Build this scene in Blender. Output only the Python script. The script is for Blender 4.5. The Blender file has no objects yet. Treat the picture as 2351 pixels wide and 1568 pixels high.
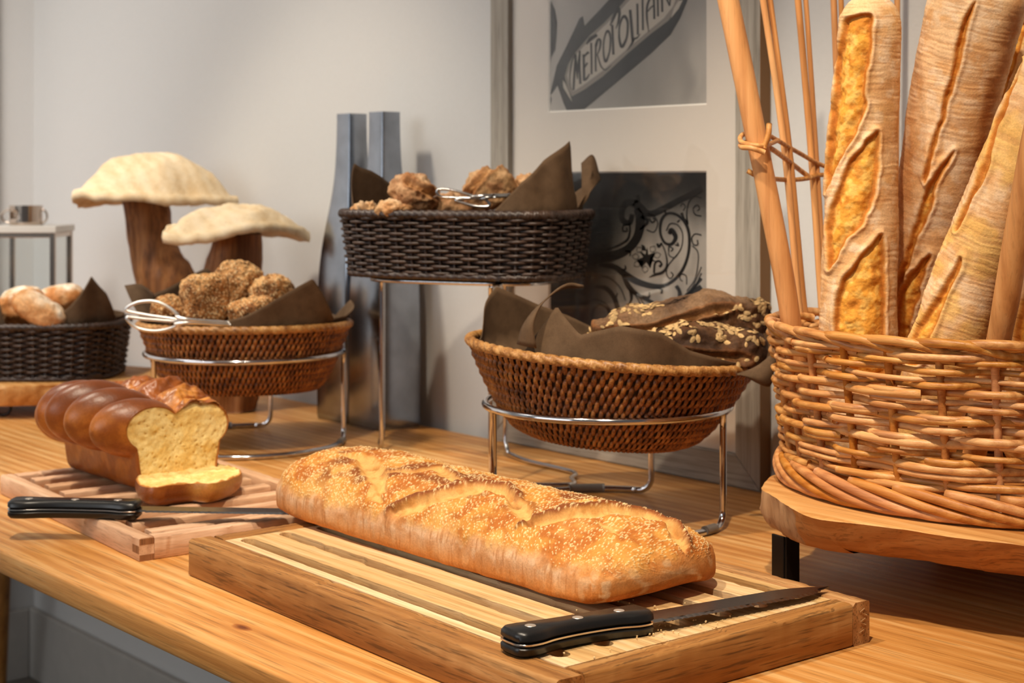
import bpy, bmesh, math, random
import numpy as np
from mathutils import Vector
random.seed(7); np.random.seed(7)
SC = bpy.context.scene; COL = SC.collection
# ------------------------------------------------------------------ camera, world, lights, exposure
TABLE = .75; CAMZ = 1.13; FPX = 3600.; HY = 415.; CX = 1175.5
cC, sC = .6482, .7614
cam = bpy.data.cameras.new('camera'); camo = bpy.data.objects.new('camera', cam); COL.objects.link(camo)
camo.location = (0, 0, CAMZ); camo.rotation_euler = (math.pi/2, 0, math.atan2(sC, cC))
cam.sensor_width = 36; cam.lens = 36*FPX/2351; cam.shift_y = -(784-HY)/2351; cam.clip_start = .02
cam.dof.use_dof = True; cam.dof.focus_distance = 1.28; cam.dof.aperture_fstop = 11
SC.camera = camo
SC.view_settings.view_transform = 'Standard'; SC.view_settings.look = 'None'
SC.view_settings.gamma = 1; SC.view_settings.exposure = 0.0; SC.view_settings.use_curve_mapping = False
w = bpy.data.worlds.new('world'); SC.world = w; w.use_nodes = True
w.node_tree.nodes['Background'].inputs[0].default_value = (.80, .84, .90, 1)
w.node_tree.nodes['Background'].inputs[1].default_value = .11
def spot(name, loc, target, power, col, angle, blend=.6, size=.035):
    l = bpy.data.lights.new(name, 'SPOT'); l.energy = power; l.color = col
    l.spot_size = math.radians(angle); l.spot_blend = blend; l.shadow_soft_size = size
    o = bpy.data.objects.new(name, l); COL.objects.link(o); o.location = loc
    o.rotation_euler = (Vector(target)-Vector(loc)).to_track_quat('-Z', 'Y').to_euler()
WARM = (1, .85, .66)
spot('ceiling_spot_right', (-.42, .30, 2.50), (-.90, 1.12, .85), 118, WARM, 50)
spot('ceiling_spot_middle', (-1.10, .34, 2.50), (-1.35, 1.0, .8), 86, WARM, 50)
spot('ceiling_spot_left', (-2.25, .45, 2.50), (-2.15, 1.15, .9), 82, (1, .87, .70), 50, .6, .09)
def area(name, loc, target, power, col, sx, sy):
    l = bpy.data.lights.new(name, 'AREA'); l.energy = power; l.color = col; l.shape = 'RECTANGLE'; l.size = sx; l.size_y = sy
    o = bpy.data.objects.new(name, l); COL.objects.link(o); o.location = loc
    o.rotation_euler = (Vector(target)-Vector(loc)).to_track_quat('-Z', 'Y').to_euler()
area('neutral_fill', (-1.6, -2.6, 2.0), (-2.0, 1.4, 1.2), 36, (.95, .98, 1), 2.4, 1.6)  # added cool fill panel behind the camera, not an actual window
spot('ceiling_wall_washer', (-2.75, .30, 2.6), (-2.5, 1.49, 1.35), 54, (1, .97, .92), 78, .8, .45)
spot('ceiling_wall_washer_side', (-1.9, -.2, 2.6), (-3.44, .62, 1.3), 380, (1, .95, .89), 62, .8, .45)
# ------------------------------------------------------------------ helpers
def P(px, py, z=TABLE):
    D = FPX*(CAMZ-z)/(py-HY); r = (px-CX)*D/FPX
    return np.array((cC*r-sC*D, sC*r+cC*D, z))
def PD(px, py, D):
    r = (px-CX)*D/FPX
    return np.array((cC*r-sC*D, sC*r+cC*D, CAMZ-(py-HY)*D/FPX))
def PY(px, py, Y):
    k = (px-CX)/FPX; D = Y/(sC*k+cC)
    return PD(px, py, D)
def W(r, D, z): return np.array((cC*r-sC*D, sC*r+cC*D, z))
ER = np.array((cC, sC, 0.)); EF = np.array((-sC, cC, 0.)); EZ = np.array((0., 0., 1.))
def lin(c):
    c = np.asarray(c, float)/255.
    return np.where(c <= .04045, c/12.92, ((c+.055)/1.055)**2.4)
def L4(*c): return tuple(lin(c))+(1.,)
def thing(name, label, cat, loc, group=None):
    o = bpy.data.objects.new(name, None); COL.objects.link(o); o.location = tuple(loc); o.empty_display_size = .02
    o['label'] = label; o['category'] = cat
    if group: o['group'] = group
    return o
def base(o):
    b = np.zeros(3)
    while o is not None: b += np.array(o.location); o = o.parent
    return b
def mk(name, v, f, m, parent=None, smooth=True, col=None, kind=None, flat_ang=None):
    """one mesh object from world-space vertices"""
    v = np.asarray(v, float)
    off = base(parent) if parent is not None else np.zeros(3)
    me = bpy.data.meshes.new(name); me.from_pydata((v-off).tolist(), [], [tuple(map(int, q)) for q in f])
    me.materials.append(m)
    if smooth: me.polygons.foreach_set('use_smooth', np.ones(len(me.polygons), bool))
    if smooth and flat_ang: 
        try: me.set_sharp_from_angle(angle=math.radians(flat_ang))
        except Exception: pass
    if col is not None:
        a = me.color_attributes.new('col', 'FLOAT_COLOR', 'POINT')
        cc = np.ones((len(v), 4)); cc[:, :3] = col; a.data.foreach_set('color', cc.ravel())
    o = bpy.data.objects.new(name, me); COL.objects.link(o)
    if parent is not None: o.parent = parent
    if kind: o['kind'] = kind
    me.update()
    return o
def struct(name, v, f, m, smooth=False):
    o = mk(name, v, f, m, None, smooth); o['kind'] = 'structure'; return o
def tag(o, label, cat, group=None):
    o['label'] = label; o['category'] = cat
    if group: o['group'] = group
    return o
class MB:
    def __init__(s): s.v = []; s.f = []; s.n = 0; s.c = []
    def add(s, v, f, c=None):
        v = np.asarray(v, float); s.v.append(v); s.f += [tuple(int(i)+s.n for i in q) for q in f]; s.n += len(v)
        if c is not None: s.c.append(np.broadcast_to(np.asarray(c, float), (len(v), 3)))
        return s
    def build(s, name, m, parent=None, smooth=True, **k):
        return mk(name, np.vstack(s.v), s.f, m, parent, smooth, col=np.vstack(s.c) if s.c else None, **k)
def gridf(nu, nv, cu=False, cv=False, off=0):
    f = []
    for i in range(nu if cu else nu-1):
        for j in range(nv if cv else nv-1):
            a = i*nv+j; b = ((i+1) % nu)*nv+j; c = ((i+1) % nu)*nv+(j+1) % nv; d = i*nv+(j+1) % nv
            f.append((a+off, b+off, c+off, d+off))
    return f
def tube(path, r, sides=8, closed=False, caps=True, up=None):
    p = np.asarray(path, float); n = len(p); r = np.broadcast_to(np.asarray(r, float), (n,))
    if closed: t = np.roll(p, -1, 0)-np.roll(p, 1, 0)
    else: t = np.gradient(p, axis=0)
    t /= np.linalg.norm(t, axis=1)[:, None]+1e-12
    a = np.array(up if up is not None else ((0, 0, 1) if abs(t[0, 2]) < .9 else (1, 0, 0)), float)
    u = np.zeros((n, 3)); x = a
    for i in range(n):
        x = x-t[i]*np.dot(x, t[i]); l = np.linalg.norm(x)
        if l < 1e-6: x = np.cross(t[i], (0.3, .5, .8)); l = np.linalg.norm(x)
        x = x/l; u[i] = x
    w_ = np.cross(t, u); th = np.arange(sides)*2*math.pi/sides
    v = p[:, None]+r[:, None, None]*(u[:, None]*np.cos(th)[None, :, None]+w_[:, None]*np.sin(th)[None, :, None])
    f = gridf(n, sides, closed, True)
    v = v.reshape(-1, 3)
    if caps and not closed:
        f.append(tuple(range(sides))[::-1]); f.append(tuple(range((n-1)*sides, n*sides)))
    return v, f
def spline(pts, n, closed=False):
    """Catmull-Rom through the points, n samples"""
    p = np.asarray(pts, float); m = len(p)
    if closed: q = np.vstack([p[-1:], p, p[:2]]); segs = m
    else: q = np.vstack([2*p[:1]-p[1:2], p, 2*p[-1:]-p[-2:-1]]); segs = m-1
    t = np.linspace(0, segs, n, endpoint=not closed); i = np.minimum(t.astype(int), segs-1); u = (t-i)[:, None]
    a, b, c, d = q[i], q[i+1], q[i+2], q[i+3]
    return .5*((2*b)+(-a+c)*u+(2*a-5*b+4*c-d)*u*u+(-a+3*b-3*c+d)*u**3)
def rbox(size, bev=.002, seg=2):
    bm = bmesh.new(); bmesh.ops.create_cube(bm, size=1)
    for q in bm.verts: q.co = Vector((q.co.x*size[0], q.co.y*size[1], q.co.z*size[2]))
    if bev: bmesh.ops.bevel(bm, geom=bm.edges[:], offset=bev, segments=seg, affect='EDGES', profile=.5)
    bm.verts.index_update(); v = np.array([q.co[:] for q in bm.verts]); f = [[q.index for q in p.verts] for p in bm.faces]; bm.free()
    return v, f
def box(cen, size, bev=.002, e=None, seg=2):
    v, f = rbox(size, bev, seg)
    if e is not None: v = v[:, :1]*e[0]+v[:, 1:2]*e[1]+v[:, 2:]*e[2]
    return v+np.asarray(cen, float), f
def prism(poly, z0, z1, bev=0.0):
    """extruded outline (list of xy, counter-clockwise); bev insets top and bottom edges"""
    p = np.asarray(poly, float); n = len(p)
    if bev:
        d = np.roll(p, -1, 0)-np.roll(p, 1, 0); d /= np.linalg.norm(d, axis=1)[:, None]+1e-9
        nn = np.stack([-d[:, 1], d[:, 0]], 1); q = p+nn*bev
        rings = [(q, z0), (p, z0+bev), (p, z1-bev), (q, z1)]
    else: rings = [(p, z0), (p, z1)]
    v = np.vstack([np.column_stack([a, np.full(n, z)]) for a, z in rings])
    f = []
    for k in range(len(rings)-1):
        for i in range(n):
            j = (i+1) % n; f.append((k*n+i, k*n+j, (k+1)*n+j, (k+1)*n+i))
    f.append(tuple(range(n))[::-1]); f.append(tuple(range((len(rings)-1)*n, len(rings)*n)))
    return v, f
def frame2(v, o, e1, e2, e3=EZ): 
    v = np.asarray(v, float); return np.asarray(o)+v[:, :1]*e1+v[:, 1:2]*e2+v[:, 2:]*e3
def beam(p0, p1, side, up, wd, ht, segs=50, chip=.0006, bev=.0025, seed=0, top_only=True):
    """a worn plank from p0 to p1 (centre of its bottom face): rounded section with chipped upper edges"""
    rs = np.random.RandomState(seed)
    p0 = np.asarray(p0, float); p1 = np.asarray(p1, float); h = wd/2
    sec = np.array([(-h, bev*.6), (-h+bev*.6, 0), (h-bev*.6, 0), (h, bev*.6), (h, ht-bev), (h-bev*.35, ht-bev*.3), (h-bev, ht), (-h+bev, ht), (-h+bev*.35, ht-bev*.3), (-h, ht-bev)])
    t = np.linspace(0, 1, segs); V = []
    for k in t:
        s = sec.copy(); j = rs.normal(0, chip*.42, (10, 2))
        if rs.rand() < .10: j[4:10] *= 2.6
        j[:4] = 0; j[4] = 0; j[9] = 0; j[6:8, 0] = 0; j[4:, 1] = -np.abs(j[4:, 1]); s += j
        V.append(p0+(p1-p0)*k+s[:, :1]*side+s[:, 1:]*up)
    v = np.vstack(V); f = gridf(segs, 10, False, True)
    f.append(tuple(range(10))[::-1]); f.append(tuple(range((segs-1)*10, segs*10)))
    return v, f
# numpy noise
def _h(ix, iy, iz, s):
    n = (ix*374761393+iy*668265263+iz*2147483647+s*1274126177) & 0xffffffff
    n = ((n ^ (n >> 13))*1274126177) & 0xffffffff; n = ((n ^ (n >> 16))*2246822519) & 0xffffffff
    return ((n ^ (n >> 15)) & 0xffffff)/float(0xffffff)
def vn(p, s=0):
    p = np.asarray(p, float); i = np.floor(p).astype(np.int64); f = p-i; f = f*f*(3-2*f); r = 0
    for a in (0, 1):
        for b in (0, 1):
            for c in (0, 1):
                wt = (f[:, 0] if a else 1-f[:, 0])*(f[:, 1] if b else 1-f[:, 1])*(f[:, 2] if c else 1-f[:, 2])
                r = r+wt*_h(i[:, 0]+a, i[:, 1]+b, i[:, 2]+c, s)
    return r*2-1
def fbm(p, o=4, s=0, g=.5):
    r = 0; a = 1; p = np.asarray(p, float)
    for k in range(o): r = r+a*vn(p, s+k*17); p = p*2.03+3.1; a *= g
    return r
def worley(p, s=0):
    p = np.asarray(p, float); i = np.floor(p).astype(np.int64); d = np.full(len(p), 9.); idn = np.zeros(len(p))
    for a in (-1, 0, 1):
        for b in (-1, 0, 1):
            for c in (-1, 0, 1):
                q = i+np.array((a, b, c)); x, y, z = q[:, 0], q[:, 1], q[:, 2]
                o = np.stack([x+_h(x, y, z, s), y+_h(x, y, z, s+1), z+_h(x, y, z, s+2)], 1)
                e = np.linalg.norm(o-p, axis=1); m = e < d; d = np.where(m, e, d); idn = np.where(m, _h(x, y, z, s+3), idn)
    return d, idn
def sm(a, b, x): t = np.clip((x-a)/(b-a), 0, 1); return t*t*(3-2*t)
def mixc(a, b, t): return np.asarray(a)*(1-t[:, None])+np.asarray(b)*t[:, None]
# ------------------------------------------------------------------ shader helpers
class NT:
    def __init__(s, name):
        s.m = bpy.data.materials.new(name); s.m.use_nodes = True; s.t = s.m.node_tree; s.b = s.t.nodes['Principled BSDF']
    def n(s, typ, **k):
        o = s.t.nodes.new(typ)
        for a, b in k.items(): setattr(o, a, b)
        return o
    def l(s, a, b): s.t.links.new(a, b)
    def setp(s, **k):
        for a, b in k.items():
            i = s.b.inputs[a.replace('_', ' ')]
            if hasattr(b, 'links') or isinstance(b, bpy.types.NodeSocket): s.l(b, i)
            else: i.default_value = b
        return s
    def coord(s, scale=(1, 1, 1), rot=(0, 0, 0), rand=True):
        tc = s.n('ShaderNodeTexCoord'); mp = s.n('ShaderNodeMapping'); mp.inputs['Scale'].default_value = scale; mp.inputs['Rotation'].default_value = rot
        if rand:
            oi = s.n('ShaderNodeObjectInfo'); ml = s.n('ShaderNodeMath', operation='MULTIPLY'); s.l(oi.outputs['Random'], ml.inputs[0]); ml.inputs[1].default_value = 7.
            ad = s.n('ShaderNodeVectorMath', operation='ADD'); s.l(tc.outputs['Object'], ad.inputs[0]); s.l(ml.outputs[0], ad.inputs[1]); s.l(ad.outputs[0], mp.inputs[0])
        else: s.l(tc.outputs['Object'], mp.inputs[0])
        return mp.outputs[0]
    def noise(s, vec, scale, detail=4, rough=.55, dist=0):
        o = s.n('ShaderNodeTexNoise'); o.inputs['Scale'].default_value = scale; o.inputs['Detail'].default_value = detail; o.inputs['Roughness'].default_value = rough; o.inputs['Distortion'].default_value = dist
        s.l(vec, o.inputs['Vector']); return o.outputs['Fac']
    def ramp(s, fac, stops):
        o = s.n('ShaderNodeValToRGB'); e = o.color_ramp.elements
        while len(e) < len(stops): e.new(.5)
        for k, (p, c) in zip(e, stops): k.position = p; k.color = c if len(c) == 4 else tuple(c)+(1,)
        s.l(fac, o.inputs[0]); return o.outputs[0]
    def mix(s, fac, a, b, mode='MIX'):
        o = s.n('ShaderNodeMix', data_type='RGBA', blend_type=mode)
        for sock, val in ((o.inputs[0], fac), (o.inputs[6], a), (o.inputs[7], b)):
            if isinstance(val, bpy.types.NodeSocket): s.l(val, sock)
            else: sock.default_value = val
        return o.outputs[2]
    def math(s, op, a, b=0.):
        o = s.n('ShaderNodeMath', operation=op)
        for sock, val in zip(o.inputs, (a, b)):
            if isinstance(val, bpy.types.NodeSocket): s.l(val, sock)
            else: sock.default_value = val
        return o.outputs[0]
    def bump(s, h, strength=.3, dist=.001):
        o = s.n('ShaderNodeBump'); o.inputs['Strength'].default_value = strength; o.inputs['Distance'].default_value = dist; s.l(h, o.inputs['Height'])
        p = s.b.inputs['Normal']
        if p.links: s.l(p.links[0].from_socket, o.inputs['Normal'])
        s.l(o.outputs[0], p); return s
    def val(s, fac, lo, hi):
        o = s.n('ShaderNodeMapRange'); s.l(fac, o.inputs[0]); o.inputs[3].default_value = lo; o.inputs[4].default_value = hi; return o.outputs[0]
def G(x): return (x, x, x, 1)
def wood(name, dark, mid, light, axis='X', k=1., rough=.55, pores=.5, jitter=.0, bumpd=.0004, rot=0, cath=.5, knot=None):
    """oak / beech: streaks run along the axis"""
    N = NT(name); a = {'X': 0, 'Y': 1, 'Z': 2}[axis]
    def sc(al, ac): q = [ac*k]*3; q[a] = al*k; return tuple(q)
    R = (0, 0, rot)
    c1 = N.coord(sc(1.2, 14), R); c2 = N.coord(sc(5, 160), R); c3 = N.coord(sc(14, 420), R)
    n1 = N.noise(c1, 1.6, 5, .6, .8); n2 = N.noise(c2, 1., 5, .6); n3 = N.noise(c3, 1., 3, .5)
    wv = N.n('ShaderNodeTexWave', wave_type='BANDS', bands_direction={'X': 'Y', 'Y': 'X', 'Z': 'X'}[axis]); wv.inputs['Scale'].default_value = 1.5; wv.inputs['Distortion'].default_value = 5; wv.inputs['Detail'].default_value = 3; wv.inputs['Detail Scale'].default_value = .7
    N.l(N.coord(sc(1.3, 12), R), wv.inputs['Vector'])
    f = N.math('ADD', N.math('MULTIPLY', n1, .6), N.math('ADD', N.math('MULTIPLY', n2, .4), N.math('MULTIPLY', wv.outputs['Fac'], .22*cath)))
    col = N.ramp(f, [(.36, dark), (.56, mid), (.78, light)])
    pr = N.ramp(n3, [(.34, G(1-pores)), (.46, G(1))])
    col = N.mix(1., col, pr, 'MULTIPLY')
    if jitter:
        oi = N.n('ShaderNodeObjectInfo'); hs = N.n('ShaderNodeHueSaturation'); N.l(col, hs.inputs['Color']); N.l(N.val(oi.outputs['Random'], 1-jitter, 1+jitter), hs.inputs['Value']); N.l(N.val(oi.outputs['Random'], 1+jitter*.5, 1-jitter*.8), hs.inputs['Saturation']); col = hs.outputs[0]
    if knot:
        tc = N.n('ShaderNodeTexCoord'); mp = N.n('ShaderNodeMapping'); mp.vector_type = 'POINT'; mp.inputs['Location'].default_value = (-knot[0]*42, -knot[1]*95, 0); mp.inputs['Scale'].default_value = (42, 95, 0); N.l(tc.outputs['Object'], mp.inputs[0])
        vl = N.n('ShaderNodeVectorMath', operation='LENGTH'); N.l(mp.outputs[0], vl.inputs[0]); kk = N.math('ADD', vl.outputs['Value'], N.math('MULTIPLY', n1, .9)); col = N.mix(1., col, N.ramp(kk, [(.55, (.30, .16, .08, 1)), (.85, (.72, .55, .42, 1)), (1., G(1))]), 'MULTIPLY')
    N.setp(Base_Color=col, Roughness=N.val(n2, rough-.08, rough+.12)); N.b.inputs['Specular IOR Level'].default_value = .35
    N.bump(N.math('ADD', n3, N.math('MULTIPLY', n2, .5)), .5, bumpd)
    return N.m
def plain(name, c, rough=.5, metal=0., spec=.5, nscale=0, namt=.08, bumpd=0):
    N = NT(name)
    if nscale:
        n = N.noise(N.coord(), nscale, 5); N.setp(Base_Color=N.mix(1., c, N.ramp(n, [(.3, G(1-namt)), (.7, G(1+namt))]), 'MULTIPLY'))
        if bumpd: N.bump(n, .5, bumpd)
    else: N.setp(Base_Color=c)
    N.setp(Roughness=rough, Metallic=metal); N.b.inputs['Specular IOR Level'].default_value = spec
    return N.m
def breadm(name, rough=.7, grain=500, gd=.0006, spec=.3, var=.25, stretch=(1, 1, 1)):
    """crust: per-vertex colour of the dough and its bake, fine speckle and relief from nodes"""
    N = NT(name); at = N.n('ShaderNodeVertexColor', layer_name='col')
    c = N.coord(stretch); n = N.noise(c, grain, 4, .6); n2 = N.noise(c, grain*.22, 4, .6)
    col = N.mix(1., at.outputs[0], N.ramp(n, [(.3, G(1-var)), (.7, G(1+var*.5))]), 'MULTIPLY')
    col = N.mix(1., col, N.ramp(n2, [(.3, (1-var*.7, 1-var*.8, 1-var, 1)), (.65, G(1.06))]), 'MULTIPLY')
    N.setp(Base_Color=col, Roughness=rough); N.b.inputs['Specular IOR Level'].default_value = spec
    N.bump(N.math('ADD', n, n2), .6, gd)
    return N.m
M = {}
M['wall'] = plain('wall_paint', L4(204, 203, 201), .85, nscale=160, namt=.012, bumpd=.0005)
M['base'] = plain('baseboard_paint', L4(176, 172, 166), .55, nscale=30, namt=.04)
M['floor'] = plain('floor_tile', L4(120, 112, 104), .5, nscale=8, namt=.1)
M['ceil'] = plain('ceiling_paint', L4(222, 220, 216), .9)
M['table'] = wood('table_oak', L4(172, 108, 46), L4(204, 142, 74), L4(230, 184, 122), 'X', 1., .42, .30, cath=.6, knot=(-1.165+1.8, .690-1.06))
M['board'] = wood('board_oak', L4(130, 82, 38), L4(170, 118, 64), L4(204, 158, 102), 'X', 1.2, .6, .52, .05)
M['boardy'] = wood('board_oak_crosswise', L4(130, 82, 38), L4(170, 118, 64), L4(204, 158, 102), 'Y', 1.2, .6, .52, .05)
M['boardslat'] = wood('board_slat_oak', L4(192, 144, 88), L4(220, 180, 124), L4(234, 204, 158), 'X', 1.3, .6, .30, .12)
M['beech'] = wood('beech', L4(190, 142, 106), L4(216, 172, 134), L4(230, 192, 158), 'X', 1.5, .6, .2, .06)
M['beechy'] = wood('beech_crosswise', L4(190, 142, 106), L4(216, 172, 134), L4(230, 192, 158), 'Y', 1.5, .6, .2, .08)
M['beechend'] = wood('beech_end_grain', L4(120, 78, 46), L4(150, 100, 62), L4(176, 124, 82), 'Z', 2, .7, .3)
M['chrome'] = plain('polished_chrome', (.62, .62, .64, 1), .12, 1.)
M['steel'] = plain('satin_steel', (.55, .56, .58, 1), .24, 1., nscale=60, namt=.06)
M['black'] = plain('black_polymer', L4(20, 19, 19), .34, 0, .5, nscale=900, namt=.15, bumpd=.00006)
M['blackmetal'] = plain('black_iron', L4(16, 15, 15), .4, .3)
# ------------------------------------------------------------------ the room
YW = 1.492; XL = -3.44
def quad(a, b, c, d): return np.array([a, b, c, d], float), [(0, 1, 2, 3)]
def slab3(x0, x1, y0, y1, z0, z1, bev=.0): return box(((x0+x1)/2, (y0+y1)/2, (z0+z1)/2), (x1-x0, y1-y0, z1-z0), bev)
struct('floor', *slab3(-3.6, 2.2, -3.4, 1.65, -.06, 0), M['floor'])
struct('ceiling', *slab3(-3.6, 2.2, -3.4, 1.65, 2.7, 2.76), M['ceil'])
struct('wall_back', *slab3(-3.6, 2.2, YW, YW+.12, 0, 2.7), M['wall'])
struct('wall_left', *slab3(XL-.12, XL, -3.4, YW, 0, 2.7), M['wall'])
struct('baseboard_back', *slab3(XL, 2.2, YW-.016, YW, 0, .158, .004), M['base'])
struct('baseboard_left', *slab3(XL, XL+.016, -3.4, YW-.016, 0, .158, .004), M['base'])
# pale slab standing out from the left wall
struct('trim_1', *slab3(XL, XL+.03, -.4, YW-.10, .158, 2.7, .003), M['wall'])
# ------------------------------------------------------------------ table
tb = thing('buffet_table', 'long honey-coloured oak table carrying all the breads', 'table', (-1.8, 1.06, 0))
v, f = box((-1.75, (.645+1.474)/2, TABLE-.0125), (3.1, 1.474-.645, .025), .0035, seg=3)
tt = mk('tabletop', v, f, M['table'], tb, True, flat_ang=40)
def tleg(x, y, dx, dy):
    z = np.linspace(.724, 0, 14); k = (.724-z)/.724
    pth = np.column_stack([x+dx*k, y+dy*k, z]); mk('leg', *tube(pth, .024-.011*k, 14), M['tableleg'], tb)
M['tableleg'] = wood('table_leg_oak', L4(120, 72, 26), L4(158, 104, 46), L4(180, 128, 66), 'Z', 1., .5, .3)
tleg(-3.2, 1.33, -.16, .05); tleg(-2.22, 1.36, -.06, .03); tleg(-.32, 1.33, .1, .05); tleg(-.32, .75, .1, -.05)
mk('apron', *slab3(-3.1, -.4, 1.30, 1.325, .66, .725, .002), M['tableleg'], tb, False)
# ------------------------------------------------------------------ slotted oak board in front
ang = math.radians(-1.85); B1 = np.array((-1.350, .741, TABLE)); e1 = np.array((math.cos(ang), math.sin(ang), 0)); e2 = np.array((-math.sin(ang), math.cos(ang), 0))
BL, BW, BH = .547, .338, .0355; ZB = TABLE+BH
b1 = thing('bread_board', 'thick oak bread board with long slots under the big golden loaf', 'cutting board', B1+e1*BL/2+e2*BW/2)
rf, rs_ = .026, .021
def bb(u0, v0, u1, v1, wd, nm, m, ht=BH, z=0., seed=0, chip=.0007):
    p0 = B1+e1*u0+e2*v0+EZ*z; p1 = B1+e1*u1+e2*v1+EZ*z; d = (p1-p0)/np.linalg.norm(p1-p0)
    return mk(nm, *beam(p0, p1, np.cross(d, EZ), EZ, wd, ht, 90, chip, .003, seed), m, b1, True, flat_ang=50)
bb(0, rf/2, BL, rf/2, rf, 'rail', M['board'], seed=1, chip=.0009)
bb(0, BW-rs_/2, BL, BW-rs_/2, rs_, 'rail', M['board'], seed=2, chip=.0009)
bb(rs_/2, rf+.0006, rs_/2, BW-rs_-.0006, rs_, 'rail', M['boardy'], seed=3)
bb(BL-rs_/2, rf+.0006, BL-rs_/2, BW-rs_-.0006, rs_, 'rail', M['boardy'], seed=4)
SL0, SLD, SLW = .0445, .0424, .0150      # slot centres and width
uL, uR = rs_+.0012, BL-rs_-.0012; sl0, sl1 = .029, BL-.040
def arcq(cx_, cy_, r, a0, a1, n=6): t = np.linspace(a0, a1, n); return [(cx_+r*math.cos(k), cy_+r*math.sin(k)) for k in t]
r_ = SLW/2; PI = math.pi
rsn = np.random.RandomState(4)
def edge(u0, u1, y, n=46):                      # slightly ragged sawn edge
    u = np.linspace(u0, u1, n); return list(zip(u, y+np.where(rsn.rand(n) < .25, rsn.normal(0, .0009, n), 0)))
for i in range(8):
    lo = rf+.0010 if i == 0 else SL0+SLD*(i-1); hi = BW-rs_-.0010 if i == 7 else SL0+SLD*i; g = .00025
    poly = []
    if i == 0: poly += [(uL, lo), (uR, lo)]
    else: poly += [(uL, lo+g), (sl0, lo+g)]+arcq(sl0+r_, lo, r_, PI, PI/2)[1:-1]+edge(sl0+r_, sl1-r_, lo+r_)+arcq(sl1-r_, lo, r_, PI/2, 0)[1:-1]+[(sl1, lo+g), (uR, lo+g)]
    if i == 7: poly += [(uR, hi), (uL, hi)]
    else: poly += [(uR, hi-g), (sl1, hi-g)]+arcq(sl1-r_, hi, r_, 0, -PI/2)[1:-1]+edge(sl1-r_, sl0+r_, hi-r_)+arcq(sl0+r_, hi, r_, -PI/2, -PI)[1:-1]+[(sl0, hi-g), (uL, hi-g)]
    v, f = prism(poly, .012, BH-.0012)
    mk('slat', frame2(v, B1, e1, e2), f, M['boardslat'], b1, False)
v, f = box((BL/2, BW/2, .006), (BL-.045, BW-.05, .008), 0); mk('base_panel', frame2(v, B1, e1, e2), f, M['board'], b1, False)
# staple scars on the end corner
st = MB()
for (u, zz, a) in ((.328, .028, .6), (.331, .025, -.7), (.329, .020, .5), (.330, .017, -.6), (.327, .011, .4)):
    q0 = B1+e1*(BL+.0006)+e2*(u-.003)+EZ*(zz-.0015*a); q1 = B1+e1*(BL+.0006)+e2*(u+.003)+EZ*(zz+.0025*a); st.add(*tube([q0, q1], .0002, 5))
st.build('scratch_marks', plain('pale_scratch', L4(224, 190, 140), .7), b1)
# ------------------------------------------------------------------ slatted beech board at the left
a2 = math.atan2(-.03, .417); F2 = np.array((-1.431, .730, TABLE)); g1 = np.array((-math.cos(a2), -math.sin(a2), 0)); g2 = np.array((-math.sin(a2), math.cos(a2), 0))
L2, W2, H2 = .42, .262, .0235; Z2 = TABLE+H2
b2 = thing('bread_board', 'pale beech slatted bread board under the cut brioche', 'cutting board', F2+g1*L2/2+g2*W2/2)
def b2b(u0, v0, u1, v1, wd, nm, m, ht=H2, z=0., seed=0, chip=.0006):
    p0 = F2+g1*u0+g2*v0+EZ*z; p1 = F2+g1*u1+g2*v1+EZ*z; d = (p1-p0)/np.linalg.norm(p1-p0)
    return mk(nm, *beam(p0, p1, np.cross(d, EZ), EZ, wd, ht, 60, chip, .002, seed), m, b2, True, flat_ang=50)
RW = .016
b2b(0, RW/2, L2, RW/2, RW, 'rail', M['beech'], seed=11); b2b(0, W2-RW/2, L2, W2-RW/2, RW, 'rail', M['beech'], seed=12)
b2b(RW/2, RW+.0004, RW/2, W2-RW-.0004, RW, 'rail', M['beechy'], seed=13); b2b(L2-RW/2, RW+.0004, L2-RW/2, W2-RW-.0004, RW, 'rail', M['beechy'], seed=14)
for i in range(8):
    u = RW+.0225+i*(L2-2*RW-.045)/7
    b2b(u, RW+.010, u, W2-RW-.008, .0185, 'slat', M['beechy'], H2-.0085, .0065, seed=20+i)
for q in (.075, W2-.06): b2b(RW, q, L2-RW, q, .022, 'cross_batten', M['beech'], .0062, .0002, seed=40)
for k, zz in enumerate((.0195, .0035)):
    mk('finger_joint', *box(F2+g2*.0082+g1*(-.0000)+EZ*zz, (.0006, .0155, .0058), 0, (g1, g2, EZ)), M['beechend'], b2, False)
mk('finger_joint', *box(F2+g1*.008+EZ*.0115, (.0155, .0006, .0078), 0, (g1, g2, EZ)), M['beechend'], b2, False)
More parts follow.
